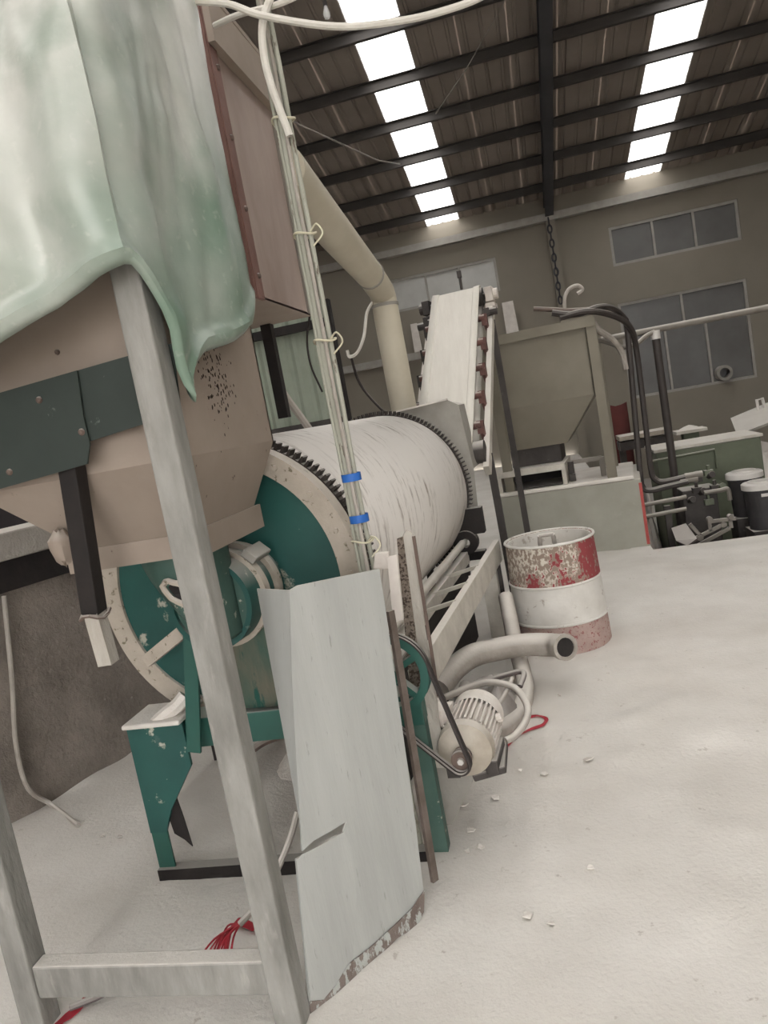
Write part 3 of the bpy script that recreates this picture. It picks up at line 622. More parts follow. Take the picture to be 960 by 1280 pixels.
# tarpaulin draped over the hopper's top, caked with powder
tp_ = []
TXR = -0.87
hemF = [(-2.3, 1.90), (-1.6, 1.93), (-1.265, 1.985), (-1.15, 2.03), (-1.05, 2.055), (-0.95, 2.09), (-0.86, 2.12)]
side = [(1.70, atx(176, 335, TXR).z), (1.76, atx(196, 385, TXR).z), (1.80, 1.92), (1.855, atx(236, 508, TXR).z), (1.92, atx(248, 470, TXR).z), (2.02, atx(262, 440, TXR).z), (2.2, atx(298, 430, TXR).z), (2.42, atx(322, 408, TXR).z), (2.51, atx(328, 378, TXR).z)]
def interp(L, x):
    if x <= L[0][0]: return L[0][1]
    for (a, va), (c, vc) in zip(L, L[1:]):
        if x <= c: return va+(vc-va)*(x-a)/(c-a)
    return L[-1][1]
rows = []; NU, NV = 130, 70
lenF, lenS = 1.42, 0.815
for i in range(NU+1):
    u = (lenF+lenS)*i/NU; row = []
    rc = 0.07
    if u < lenF: bx, by, nx, ny = -2.29+u, 1.685, 0, -1
    else: bx, by, nx, ny = TXR, 1.69+(u-lenF), 1, 0
    tr_ = (u-lenF)/0.08
    if abs(tr_) < 1:                 # rounded corner
        a = (tr_+1)/2*math.pi/2; bx, by = TXR-0.08+0.08*math.sin(a), 1.685+0.08-0.08*math.cos(a); nx, ny = math.sin(a), -math.cos(a)
    zb_ = interp(hemF, -2.29+u) if u < lenF else interp(side, 1.69+u-lenF)
    for j in range(NV+1):
        v = j/NV; z = zb_+(3.15-zb_)*v
        fold = 0.035*math.sin(u*13+1.2*math.sin(z*2.2+u*2))*(0.5+0.5*min(1, v*3))+0.014*math.sin(u*29+z*3)*(1-v)*min(1, v*6)
        fold += 0.05*nz3(u*2.5, z*1.6, 2)+0.022*nz3(u*7, z*5, 6)+0.02*abs(nz3(u*9, z*2.2, 12))-0.012*abs(nz3(u*5+3, z*7, 15))
        hem = 0.02*math.sin(j*0.9) if j < 4 else 0
        if u > lenF: fold *= 0.7
        if u > lenF and z < 2.05: fold += 0.05*math.sin((z-1.7)*20+u*9)*(2.05-z)*2.2
        belly = 0.06*math.sin(math.pi*min(1, v*1.4)) if u < lenF else 0.0
        k = fold+belly+hem+0.01
        if u > lenF+0.6: k = max(k, -0.0)*0.5
        row.append(V(bx+nx*k, by+ny*k, z))
    rows.append(row)
b = MB(); b.grid(rows); tarp = b.build('tarpaulin', 'tarp_green', smooth=True, solid=0.006)
tag(tarp, 'wrinkled green tarpaulin caked with white powder, draped over the hopper', 'tarpaulin')
tarp.data.polygons.foreach_set('use_smooth', [True]*len(tarp.data.polygons))

# ================================================================ CONDUIT POLE AND LOOSE HOSES
cp = thing('conduit_pole', (-0.675, 2.6, 0), 'upright grey pole with bundled conduits, cable ties and blue tape', 'pole')
PXC, PYC = -0.675, 2.60
b = MB(); b.tube([V(PXC, PYC, 0), V(PXC-0.005, PYC, 1.5), V(PXC-0.012, PYC, 2.4), V(PXC+0.01, PYC, 3.2)], 0.018, 12); b.build('main_pole', 'conduit', cp, smooth=True)
for k, (dx, dy, r, zt_, mt_) in enumerate(((0.026, -0.004, 0.009, 3.05, 'conduit'), (0.012, -0.024, 0.007, 3.1, 'hose_grey'), (-0.017, -0.02, 0.006, 2.95, 'conduit'))):
    b = MB(); pts = [V(PXC+dx+0.006*nz3(z*3, k), PYC+dy+0.006*nz3(z*3, k+7), z) for z in np.linspace(1.05, zt_, 24)]; b.tube(pts, r, 8); b.build('conduit_line', mt_, cp, smooth=True)
def ringat(z, r, th, name, mt_, tail):
    b = MB(); c = V(PXC+0.008, PYC-0.008, z); b.tube([c+V(r*math.cos(t), r*math.sin(t), 0.006*math.sin(t*2)) for t in np.linspace(0, 2*math.pi, 18, endpoint=False)], th, 6, close=True)
    if tail: 
        s = c+V(r*0.7, -r*0.7, 0); b.tube(spline([s, s+V(0.03, -0.02, 0.015), s+V(0.045, -0.02, -0.02), s+V(0.01, -0.03, -0.055)], 5), th*0.8, 6)
    b.build(name, mt_, cp, smooth=True)
for py, t in ((155, 0), (295, 1), (432, 1), (686, 1)): ringat(at(380, py, PYC).z if py > 160 else at(345, 155, PYC).z, 0.039, 0.004, 'cable_tie', 'cable_tie', t)
for px, py in ((435, 597), (446, 648)):
    b = MB(); z = at(px, py, PYC).z; b.lathe(V(PXC+0.01, PYC-0.006, z), V(0, 0, 1), [(-0.014, 0.036), (0.014, 0.036), (0.014, 0.031), (-0.014, 0.031)], 18); b.build('blue_tape', 'blue_tape', cp, smooth=True)
b = MB(); b.tube(spline([at(240, 2, 2.5), at(285, 5, 2.48), at(330, 20, 2.45), at(420, 33, 2.45), at(500, 26, 2.5), at(560, 12, 2.55), at(610, -8, 2.6), at(680, -50, 2.7)], 8), 0.011, 8)
tag(b.build('cable', 'hose_white', smooth=True), 'sagging white cable crossing above the brown steel box', 'cable')
b = MB(); b.tube(spline([at(268, 32, 2.62), at(300, 18, 2.58), at(345, 6, 2.55), at(380, -10, 2.55), at(420, -40, 2.6)], 8), 0.010, 8)
tag(b.build('cable', 'hose_white', smooth=True), 'short white cable rising behind the conduit pole top', 'cable')
b = MB(); b.tube(spline([at(362, 170, 2.52), at(340, 110, 2.5), at(330, 70, 2.5), at(328, 30, 2.5), at(340, -10, 2.55), at(350, -60, 2.6)], 8), 0.013, 8)
tag(b.build('cable', 'hose_white', smooth=True), 'thick pale cable curving up beside the conduit pole top', 'cable')
lb = thing('light_bulb', at(407, 12, 2.6), 'small clear bulb hanging from the sagging white cable', 'light bulb')
mat('bulb_glass', 'c9c9c9', rough=0.1, bump=0, alpha=0.45, spec=0.8)
b = MB(); c = at(408, 15, 2.6); b.lathe(c, V(0, 0, -1), [(-0.018, 0.006), (-0.005, 0.009), (0.008, 0.013), (0.02, 0.009), (0.024, 0.0005)], 14, False); b.build('bulb', 'bulb_glass', lb, smooth=True)
b = MB(); b.cyl(c+V(0, 0, 0.018), c+V(0, 0, 0.05), 0.007, 10); b.build('socket', 'black_steel', lb)
for a, c, ya, yb, lab in (((355, 147), (500, 205), 2.7, 11.0, 'thin stay wire from the brown box to a roof purlin'), ((632, 0), (545, 142), 9.5, 12.4, 'thin slanting wire hanging across the roof sheets')):
    p, q = at(*a, ya), at(*c, yb); b = MB(); b.tube([p, (p+q)/2-V(0, 0, 0.05), q], [0.003, 0.008, 0.012], 6); tag(b.build('wire', 'pipe_grey'), lab, 'wire')

# ================================================================ DUST DUCT
du = thing('dust_duct', (-0.98, 5.6, 1.5), 'cream sheet-metal dust duct bending down behind the drum', 'duct')
e0, e1, e2 = at(497, 520, 5.75), at(481, 382, 5.75), at(420, 268, 4.3)
e0.z = 1.35; e0.x = e1.x+0.01
top = at(352, 212, 3.56)
r_ = 0.099
b = MB(); b.cyl(e0, e1, r_, 32); b.build('vertical_section', 'duct_cream', du, smooth=True)
bend = spline([e1, e1+V(0, -0.03, 0.09), e1+(top-e1).normalized()*0.24+V(0, 0, 0.10), e1+(top-e1).normalized()*0.42+V(0, 0, 0.10)], 4)
b = MB(); b.tube(bend, r_*0.99, 32, cap=False); b.build('elbow', 'duct_cream', du, smooth=True)
b = MB(); b.cyl(bend[-1], top, r_, 32, 0.116); b.build('inclined_section', 'duct_cream', du, smooth=True)
for p, q in ((e1, V(0, 0, 1)), (bend[-1], (top-bend[-1]))):
    b = MB(); b.lathe(p, q, [(-0.012, r_), (-0.012, r_+0.007), (0.012, r_+0.007), (0.012, r_)], 32); b.build('seam_ring', 'plate_grey', du, smooth=True)
d_ = (top-bend[-1]).normalized(); sx_ = d_.cross(V(0, 0, 1)).normalized(); uq = sx_.cross(d_)
b = MB(); o_ = (sx_*0.55+uq*0.85).normalized()*(r_+0.004); b.bar(bend[-1]+o_, top+o_, 0.03, 0.012, up=o_); b.build('seam_flange', 'plate_grey', du)
b = MB(); b.tube(spline([at(470, 372, 5.72), at(459, 390, 5.65), at(455, 420, 5.5), at(447, 440, 5.45), at(437, 446, 5.45), at(434, 438, 5.45)], 5), 0.012, 8); tag(b.build('cable', 'hose_white', smooth=True), 'hooked white cable end hanging beside the cream duct', 'cable')
b = MB(); b.tube(spline([at(438, 444, 5.46), at(450, 480, 5.6), at(475, 510, 5.6), at(497, 528, 5.66)], 5), 0.010, 8); tag(b.build('cable', 'rubber', smooth=True), 'thin dark cable drooping left of the cream duct', 'cable')
b = MB(); b.tube(spline([at(338, 462, 4.2), at(355, 492, 4.2), at(375, 520, 4.2), at(395, 548, 4.2)], 5), 0.022, 8); tag(b.build('pipe', 'hose_grey', smooth=True), 'thin pale pipe slanting down behind the tan hopper', 'pipe')
b = MB(); b.tube(spline([at(390, 378, 3.9), at(384, 420, 3.9), at(388, 455, 3.9), at(403, 490, 3.9)], 5), 0.006, 6); tag(b.build('cable', 'rubber', smooth=True), 'thin black cable dangling behind the conduit pole', 'cable')

# ================================================================ INCLINED BELT CONVEYOR
cv = thing('belt_conveyor', (-0.66, 5.6, 0), 'steep inclined conveyor with dusty white belt and red idlers', 'conveyor')
CY0, CY1 = 5.55, 7.2
def cc(y, off=0.0, up=0.0):        # along the belt's centre line
    z = 2.667+(y-7.2)*0.797; s = math.atan(0.797); x = -0.533+(y-7.2)*0.096
    return V(x, y, z)+DN*off+(V(0, 0, math.cos(s))-DX*math.sin(s))*up
b = MB(); prof = [-0.225, -0.17, -0.165, -0.12, 0.12, 0.165, 0.17, 0.225]; ht = [0.012, 0.008, 0.0, 0.0, 0.0, 0.0, 0.008, 0.012]
rows = []
for y in np.linspace(CY0, CY1, 24): rows.append([cc(y, o, h) for o, h in zip(prof, ht)])
for k in range(1, 9):               # wrap round the head pulley
    a = math.pi*k/8; c0 = cc(CY1, 0, -0.09); dirn = (cc(CY1)-cc(CY0)).normalized(); upv = (cc(6.5, 0, 1)-cc(6.5)).normalized()
    rows.append([c0+DN*o+(upv*math.cos(a)+dirn*math.sin(a))*(0.09+h) for o, h in zip(prof, ht)])
for y in np.linspace(CY1, CY0, 8): rows.append([cc(y, o, -0.18-h) for o, h in zip(prof, ht)])
b.grid(rows); b.build('belt', 'belt_white', cv, smooth=True, solid=0.012)
for o, (mt_, nm) in ((-0.275, ('dusty_rail', 'side_frame')), (0.30, ('dusty_rail', 'side_frame'))):
    b = MB(); b.bar(cc(CY0-0.1, o, -0.17), cc(CY1-0.05, o, -0.17), 0.045, 0.09, up=(0, 0, 1)); b.build(nm, mt_, cv)
for y in (5.75, 6.03, 6.31, 6.59, 6.87):
    b = MB(); b.cyl(cc(y, -0.27, -0.045), cc(y, 0.27, -0.045), 0.032, 12); ro = b.build('idler_roller', 'idler_red', cv, smooth=True)
    for s in (-1, 1):
        b = MB(); b.box(cc(y, s*0.265, -0.07), (0.05, 0.07, 0.10), -DYAW); b.bar(cc(y, s*0.265, -0.10), cc(y-0.06, s*0.29, -0.17), 0.03, 0.03); b.build('idler_bracket', 'idler_red' if s > 0 else 'machine_dark', cv)
b = MB(); b.cyl(cc(CY1, -0.36, -0.09), cc(CY1, 0.36, -0.09), 0.03, 12); b.cyl(cc(CY1, -0.24, -0.09), cc(CY1, 0.24, -0.09), 0.082, 20); b.build('head_pulley', 'machine_dark', cv, smooth=True)
for s in (-1, 1):
    b = MB(); c = cc(CY1, s*0.30, -0.09); b.box(c, (0.07, 0.16, 0.13), -DYAW); b.cyl(c+DN*s*0.03, c+DN*s*0.075, 0.05, 14); b.box(c+V(0, 0.02, -0.10), (0.09, 0.2, 0.04), -DYAW); b.build('bearing_block', 'motor_dust' if s > 0 else 'machine_dark', cv, bevel=0.004)
    b = MB(); c = cc(CY1-0.22, s*0.28, -0.09); b.cyl(c, c+DN*s*0.09, 0.035, 10); b.box(c, (0.05, 0.09, 0.07), -DYAW); b.build('tension_block', 'machine_dark', cv)
b = MB(); b.cyl(cc(CY0, -0.30, -0.09), cc(CY0, 0.30, -0.09), 0.085, 20); b.build('tail_pulley', 'machine_dark', cv, smooth=True)
for s in (-1, 1):
    for y in (5.62, 7.0):
        p = cc(y, s*0.30, -0.2); b = MB(); b.bar(p, V(p.x+0.02*s, p.y, 0), 0.055, 0.055, up=(0, 1, 0)); b.build('leg', 'machine_dark', cv)
b = MB(); p = at(577, 362, 7.25); b.cyl(p, p+V(0, 0, 0.16), 0.012, 8); b.box(p+V(0, 0, 0.14), (0.04, 0.04, 0.06)); b.build('lubricator', 'machine_dark', cv)

# ================================================================ FAR HOPPER ON ITS GREY BLOCK
HA = -0.12
hd = V(math.cos(HA), math.sin(HA), 0); hnn = V(-math.sin(HA), math.cos(HA), 0)
hB = V(-0.44, 7.56, 0)
def hb_(s, d, z): return hB+hd*s+hnn*d+V(0, 0, z)
blk = thing('block_plinth', hb_(0.66, 0.5, 0), 'grey plinth with red painted edge under the olive hopper', 'plinth')
def hbox(s0, s1, d0, d1, z0, z1): 
    b = MB(); v = [hb_(s, d, z) for s in (s0, s1) for d in (d0, d1) for z in (z0, z1)]
    return b.add(v, [(0, 1, 3, 2), (4, 6, 7, 5), (0, 4, 5, 1), (2, 3, 7, 6), (0, 2, 6, 4), (1, 5, 7, 3)])
hbox(-0.03, 1.335, 0, 1.25, -0.02, 0.66).build('body', 'block_grey', blk, bevel=0.012)
hbox(-0.05, 1.28, -0.012, 1.2, 0.662, 0.70).build('top_slab', 'powder', blk, bevel=0.01)
hbox(1.312, 1.34, -0.006, 0.012, 0.02, 0.62).build('red_edge', 'red_edge', blk)
fd = thing('feeder_trough', hb_(0.34, 0.3, 0.70), 'dusty open-ended feeder trough on the grey plinth', 'trough')
hbox(0.0, 0.66, 0.02, 0.75, 0.88, 0.91).build('top_plate', 'dusty_rail', fd)
hbox(0.62, 0.66, 0.02, 0.75, 0.702, 0.878).build('side_plate', 'dusty_rail', fd); hbox(-0.02, 0.02, 0.02, 0.75, 0.702, 0.878).build('side_plate', 'dusty_rail', fd)
hbox(0.03, 0.61, 0.60, 0.63, 0.702, 0.878).build('back_plate', 'black_steel', fd); hbox(0.03, 0.61, 0.04, 0.6, 0.702, 0.712).build('bottom_plate', 'black_steel', fd)
hbox(0.0, 0.66, 0.0, 0.018, 0.85, 0.905).build('front_lip', 'dusty_rail', fd)
b = MB(); b.cyl(hb_(0.7, 0.2, 0.78), hb_(0.7, 0.2, 0.90), 0.03, 12); b.box(hb_(0.70, 0.2, 0.74), (0.06, 0.1, 0.07)); b.build('clamp', 'machine_dark', fd)
b = MB(); b.bar(hb_(0.70, 0.25, 0.885), hb_(1.0, 0.25, 0.885), 0.04, 0.04); b.box(hb_(1.0, 0.25, 0.80), (0.05, 0.05, 0.19)); b.build('side_bracket', 'pipe_grey', fd)
oh = thing('feed_hopper', hb_(0.6, 0.6, 0.7), 'olive grey steel hopper on legs beside the conveyor head', 'hopper')
s0, s1, d0, d1 = 0.08, 1.03, 0.05, 0.95
def hplate(P, nm, mt_='hopper_olive', n_=None): b = MB(); b.plate([hb_(*p) for p in P], 0.012, n_); return b.build(nm, mt_, oh)
zT, zM, zB = 2.22, 1.52, 1.09
hplate([(s0, d0, zM), (s1, d0, zM), (s1, d0, zT), (s0, d0, zT)], 'front_panel'); hplate([(s1, d0, zM), (s1, d1, zM), (s1, d1, zT), (s1, d0, zT)], 'side_panel')
hplate([(s0, d0, zM), (s0, d1, zM), (s0, d1, zT), (s0, d0, zT)], 'side_panel'); hplate([(s0, d1, zM), (s1, d1, zM), (s1, d1, zT), (s0, d1, zT)], 'back_panel')
hplate([(0.10, 0.20, zB), (0.70, 0.20, zB), (s1, d0, zM), (s0, d0, zM)], 'front_taper'); hplate([(0.70, 0.20, zB), (0.70, 0.75, zB), (s1, d1, zM), (s1, d0, zM)], 'side_taper')
hplate([(0.10, 0.20, zB), (0.10, 0.75, zB), (s0, d1, zM), (s0, d0, zM)], 'side_taper'); hplate([(0.10, 0.75, zB), (0.70, 0.75, zB), (s1, d1, zM), (s0, d1, zM)], 'back_taper')
hbox(0.12, 0.62, 0.25, 0.75, 0.915, zB).build('outlet_box', 'machine_dark', oh)
for s in (s0-0.03, s1+0.01):
    for d in (d0-0.03, d1): hbox(s, s+0.09, d, d+0.06, 0.702, zT).build('leg', 'hopper_olive', oh)
hbox(s0-0.04, s1+0.09, d0-0.05, d0-0.03, zT-0.07, zT+0.02).build('rim_bar', 'hopper_olive', oh); hbox(s0-0.04, s1+0.09, d1+0.06, d1+0.08, zT-0.07, zT+0.02).build('rim_bar', 'hopper_olive', oh)
hbox(s1+0.07, s1+0.09, d0-0.03, d1+0.06, zT-0.07, zT+0.02).build('rim_bar', 'hopper_olive', oh)

# hoses and rods lying over the olive hopper's rim, hydraulic pipes to the pit
yh = 7.55
def hose(pts, r, mt_, name, lab, cat, ys=None, k=7, group=None):
    P = [at(p[0], p[1], p[2] if len(p) > 2 else yh) for p in pts]; b = MB(); b.tube(spline(P, k), r, 8); return tag(b.build(name, mt_, smooth=True), lab, cat, group)
hose([(667, 386, 7.6), (690, 387, 7.6), (715, 388, 7.6), (745, 386, 7.6)], 0.022, 'rust_iron', 'steel_rod', 'rusty rod lying across the olive hopper rim', 'rod')
hose([(706, 388, 7.6), (706, 372, 7.6), (712, 361, 7.6), (722, 357, 7.6), (728, 362, 7.6), (722, 367, 7.6)], 0.018, 'hose_grey', 'hose', 'short grey hose looping up above the olive hopper', 'hose')
hose([(690, 391, 7.5), (710, 393, 7.5), (728, 391, 7.5), (748, 384, 7.6), (765, 385, 7.8), (779, 396, 7.95), (784, 412, 8.0), (792, 500, 8.0), (800, 590, 8.0), (803, 608, 8.0), (812, 613, 8.0), (835, 608, 8.0), (860, 602, 8.0)], 0.03, 'pipe_dark', 'hydraulic_pipe', 'dark bent pipe running from the hopper top down to the valves, outermost of the pair', 'pipe')
hose([(700, 397, 7.5), (735, 389, 7.5), (770, 396, 7.75), (788, 410, 7.95), (796, 440, 8.1), (808, 540, 8.1), (814, 588, 8.1), (819, 599, 8.1), (830, 602, 8.1), (862, 595, 8.1)], 0.03, 'pipe_dark', 'hydraulic_pipe', 'dark bent pipe running to the valves, nearer the green tank of the pair', 'pipe')
hose([(738, 398, 7.7), (748, 412, 7.8), (765, 424, 7.9), (777, 440, 8.0), (783, 462, 8.0)], 0.03, 'hose_grey', 'hose', 'pale hose drooping off the olive hopper corner', 'hose')
hose([(742, 424, 7.9), (760, 428, 8.2), (778, 434, 8.4), (795, 430, 8.5), (808, 420, 8.55), (818, 415, 8.6)], 0.026, 'pipe_grey', 'hose', 'grey hose sagging between the hopper and the tall pipe', 'hose')
up_ = thing('standing_pipe', at(838, 585, 8.6), 'tall dark standing pipe with pale elbow fitting by the green tank', 'pipe')
p1, p0 = at(820, 424, 8.6), at(839, 590, 8.6); p0 = V(p1.x, p1.y, -0.85)
b = MB(); b.cyl(p0, p1, 0.042, 14); b.build('riser', 'pipe_dark', up_, smooth=True)
b = MB(); b.cyl(p1, p1+V(0, 0, 0.09), 0.05, 14); b.build('elbow_fitting', 'lid_white', up_, smooth=True)
p, q = at(752, 425, 8.75), at(968, 383, 8.75); q.z = (p.z+q.z)/2; p.z = q.z; q.x += 1.2
b = MB(); b.cyl(p, q, 0.035, 14); tag(b.build('wall_pipe', 'pipe_grey', smooth=True), 'long level grey pipe crossing in front of the large window', 'pipe')
bx = lambda b, c, d, rz_=0: b.box(c, d, rz_)

# ================================================================ MACHINE PIT
tk = thing('green_tank', (1.85, 9.3, -0.85), 'dull green hydraulic tank standing in the machine pit', 'tank')
b = MB(); b.box((1.84, 9.35, -0.07), (1.12, 0.7, 1.56)); b.build('body', 'tank_green', tk, bevel=0.015)
b = MB(); b.box((1.84, 9.35, 0.725), (1.16, 0.74, 0.03)); b.build('top_plate', 'dusty_rail', tk)
b = MB(); b.tube([at(814, 577, 8.95), at(893, 562, 8.95), at(897, 585, 8.95)], 0.016, 8); b.build('front_pipe', 'tank_green', tk)
vb = thing('valve_manifold', (1.5, 8.3, -0.85), 'cluttered dark valve manifold between pipes and green tank', 'valves')
b = MB(); c = at(872, 615, 8.3); b.box((c.x, 8.35, -0.25), (0.34, 0.3, 1.2)); b.build('body', 'machine_dark', vb, bevel=0.01)
rnd = random.Random(3)
for k in range(9):
    c = at(862+rnd.random()*38, 588+rnd.random()*45, 8.18); b = MB()
    if k % 2: b.cyl(c, c+V(0.02, -0.07, 0.02), 0.035, 12)
    else: b.box(c, (0.09, 0.08, 0.06)); b.cyl(c, c+V(0, 0, 0.08), 0.018, 10)
    b.build('valve', ['machine_dark', 'pipe_dark', 'tank_green'][k % 3], vb, bevel=0.003)
for a in ((862, 600), (868, 594)):
    b = MB(); b.cyl(at(a[0]-12, a[1]+2, 8.1), at(a[0]+10, a[1]-2, 8.1), 0.035, 12); b.build('flange_pipe', 'pipe_grey', vb, smooth=True)
b = MB(); b.tube(spline([at(880, 616, 8.1), at(900, 613, 8.1), at(908, 611, 8.1), at(911, 614, 8.1), at(913, 625, 8.1)], 5), 0.024, 8); b.build('outlet_pipe', 'pipe_grey', vb, smooth=True)
for py in (628, 643):
    b = MB(); b.cyl(at(806, py+3, 8.0), at(858, py-7, 8.0), 0.022, 10); b.build('tie_bar', 'pipe_grey', vb, smooth=True)
b = MB(); c = at(836, 650, 8.05); b.box((c.x, 8.05, -0.3), (0.06, 0.06, 1.1)); b.build('upright', 'machine_dark', vb)
lk = thing('linkage_arm', at(880, 690, 7.75), 'grey jointed steel linkage lying low in the pit', 'linkage')
for a, c in (((863, 676), (905, 655)), ((872, 682), (912, 660)), ((862, 655), (878, 672)), ((888, 652), (920, 648)), ((886, 648), (888, 664)), ((912, 646), (914, 660))):
    b = MB(); b.bar(at(*a, 7.7), at(*c, 7.7), 0.03, 0.035); b.build('arm', 'pipe_grey', lk, bevel=0.003)
for p in ((905, 656), (888, 650), (914, 647), (876, 673)):
    b = MB(); c = at(*p, 7.67); b.cyl(c, c+V(0, 0.07, 0), 0.028, 12); b.build('pivot', 'pipe_grey', lk, smooth=True)
b = MB(); b.plate([at(840, 662, 7.95), at(858, 656, 7.95), at(872, 675, 7.6), at(860, 684, 7.6), at(846, 678, 7.7)], 0.02); b.build('shoe_plate', 'sack_dark', lk)
def bucket(px, py, Y, lab):
    c = at(px, py, Y); o = thing('bucket', (c.x, c.y, -0.4), lab, 'bucket', 'lidded dark buckets in the pit'); h = 0.42
    z = c.z
    b = MB(); b.lathe((c.x, c.y, z), V(0, 0, -1), [(0.0, 0.0001), (0.0, 0.165), (h, 0.14), (h, 0.0001)], 28, False); b.build('body', 'bucket_dark', o, smooth=True)
    b = MB(); b.lathe((c.x, c.y, z), V(0, 0, 1), [(-0.03, 0.168), (-0.03, 0.178), (0.02, 0.178), (0.03, 0.165), (0.03, 0.0001)], 28, False); b.build('lid', 'lid_white', o, smooth=True)
    b = MB(); b.lathe((c.x, c.y, z), V(0, 0, 1), [(0.032, 0.10), (0.032, 0.12), (0.045, 0.115), (0.045, 0.10)], 28); b.build('lid_ridge', 'lid_white', o, smooth=True)
    b = MB(); b.plate([V(c.x-0.05, c.y-0.17, z-0.06), V(c.x+0.02, c.y-0.176, z-0.06), V(c.x+0.02, c.y-0.174, z-0.09), V(c.x-0.05, c.y-0.168, z-0.09)], 0.004, V(0, -1, 0)); b.build('sticker', 'lid_white', o)
    b = MB(); b.box((c.x, c.y, (z-h-0.85)/2), (0.30, 0.30, z-h+0.85-0.004)); b.build('crate_stand', 'machine_dark', o)
bucket(930, 593, 8.15, 'dark bucket with white lid standing nearer the valves')
bucket(951, 606, 7.75, 'dark bucket with white lid at the pit rim, away from the valves')
# bench, pillar and clutter behind the pit
bn = thing('plank_bench', at(800, 560, 11.5), 'plank bench with pale boards behind the hydraulic pipes', 'bench')
c0, c1 = at(772, 548, 11.5), at(835, 537, 11.5)
b = MB(); b.bar(c0, c1, 0.5, 0.06); b.build('top_board', 'wood_plank', bn)
b = MB(); b.bar(c0-V(0, 0, 0.12), c1-V(0, 0, 0.12), 0.4, 0.12); b.build('apron', 'machine_dark', bn)
for t in (0.06, 0.94):
    p = c0.lerp(c1, t); b = MB(); b.bar(p-V(0, 0, 0.03), V(p.x, p.y, -0.85), 0.09, 0.09, up=(0, 1, 0)); b.build('leg', 'machine_dark', bn)
pil = thing('capped_pillar', at(862, 555, 11.0), 'short pillar with a flat powder-topped cap behind the green tank', 'pillar')
c = at(862, 540, 11.0)
b = MB(); b.box((c.x, 11.0, (c.z-0.85)/2), (0.20, 0.2, c.z+0.85)); b.build('shaft', 'tank_green', pil)
b = MB(); b.box((c.x, 11.0, c.z+0.02), (0.40, 0.34, 0.04)); b.build('cap', 'dusty_rail', pil)
b = MB(); b.lathe((c.x, 11.0, c.z+0.04), V(0, 0, 1), [(0, 0.16), (0.04, 0.07), (0.06, 0.0005)], 16, False); b.build('powder_heap', 'powder', pil, smooth=True)
ls = thing('leaning_sheet', at(940, 530, 10.5), 'grey steel sheet tilted over the rubble behind the tank', 'sheet')
b = MB(); b.plate([at(914, 525, 10.8), at(945, 512, 10.8), at(985, 495, 10.8), at(990, 520, 10.2), at(922, 546, 10.2)], 0.03); b.build('sheet', 'plate_grey', ls)
b = MB(); b.tube([at(948, 513, 10.7), at(946, 500, 10.7), at(953, 498, 10.7), at(956, 510, 10.7)], 0.02, 8); b.build('handle', 'lid_white', ls)
b = MB(); rows = []
for i in range(13):
    rows.append([V(2.15+0.3*i, 10.0+0.2*j, -0.88+max(0, 1.5*math.sin(math.pi*min(1, j/8))*(0.75+0.4*nz3(i*0.7, j*0.6)))) for j in range(9)])
b.grid(rows); tag(b.build('rubble_heap', 'powder', smooth=True, solid=0.01), 'heap of pale rubble and powder beyond the green tank', 'heap')
b = MB(); c0 = at(790, 575, 10); rows = []
for i in range(10): rows.append([V(0.92+0.035*i, 9.0+0.25*j, -0.88+1.45*max(0, math.sin(math.pi*j/7))*(0.7+0.4*nz3(i*0.9, j*0.8, 3))) for j in range(8)])
b.grid(rows); tag(b.build('rubble_heap', 'powder', smooth=True, solid=0.01), 'narrow pale rubble heap behind the bent hydraulic pipes', 'heap')
b = MB(); rows = []
c0 = at(768, 520, 12)
for i in range(5): rows.append([V(c0.x-0.12+0.09*i, 12.3+0.03*math.sin(i*1.9), z+0.02*math.sin(i*2)) for z in np.linspace(-0.86, c0.z+0.15, 8)])
b.grid(rows); mat('red_cloth', '5a2f2c', '4a2826', scale=2, rough=0.9); tag(b.build('hanging_cloth', 'red_cloth', smooth=True, solid=0.01), 'dull red cloth hanging behind the hopper legs', 'cloth')
b = MB(); c = at(906, 471, 18.3); c.z = WIN2[2]+0.23; b.lathe(c, V(0, -1, 0), [(-0.24, 0.17), (0.06, 0.17), (0.06, 0.11), (-0.24, 0.11)], 24); tag(b.build('pipe_stub', 'plate_grey', smooth=True), 'round pipe end resting on the large window sill', 'pipe end')
for (a, c, lab) in (((512, 405, 528, 440), 0, 'pale board standing on the rear ledge behind the duct'), ((627, 378, 648, 410), 0, 'pale board standing on the rear ledge above the olive hopper')):
    p, q = at(a[0], a[1], 18.15), at(a[2], a[3], 18.15); b = MB(); z1 = max(p.z, q.z)
    b.plate([V(p.x, 18.16, lz+0.08), V(q.x, 18.16, lz+0.08), V(q.x-0.03, 18.25, z1), V(p.x, 18.25, z1)], 0.03, V(0, -1, 0)); tag(b.build('board', 'white_plate'), lab, 'board')
ch = thing('hanging_chain', at(693, 330, 18.1), 'dark chain hanging from the rear girt beside the column', 'chain')
c = at(691, 310, 18.15); c.z = gz_-0.12; c.y = 18.24; lk_ = None
for k in range(12):
    b = MB(); p = V(c.x, c.y, c.z-0.16*k); b.tube([p+(V(0.045*math.cos(t), 0, 0.095*math.sin(t)) if k % 2 else V(0, 0.045*math.cos(t), 0.095*math.sin(t))) for t in np.linspace(0, 2*math.pi, 10, endpoint=False)], 0.018, 6, close=True); b.build('link', 'rafter_steel', ch, smooth=True)

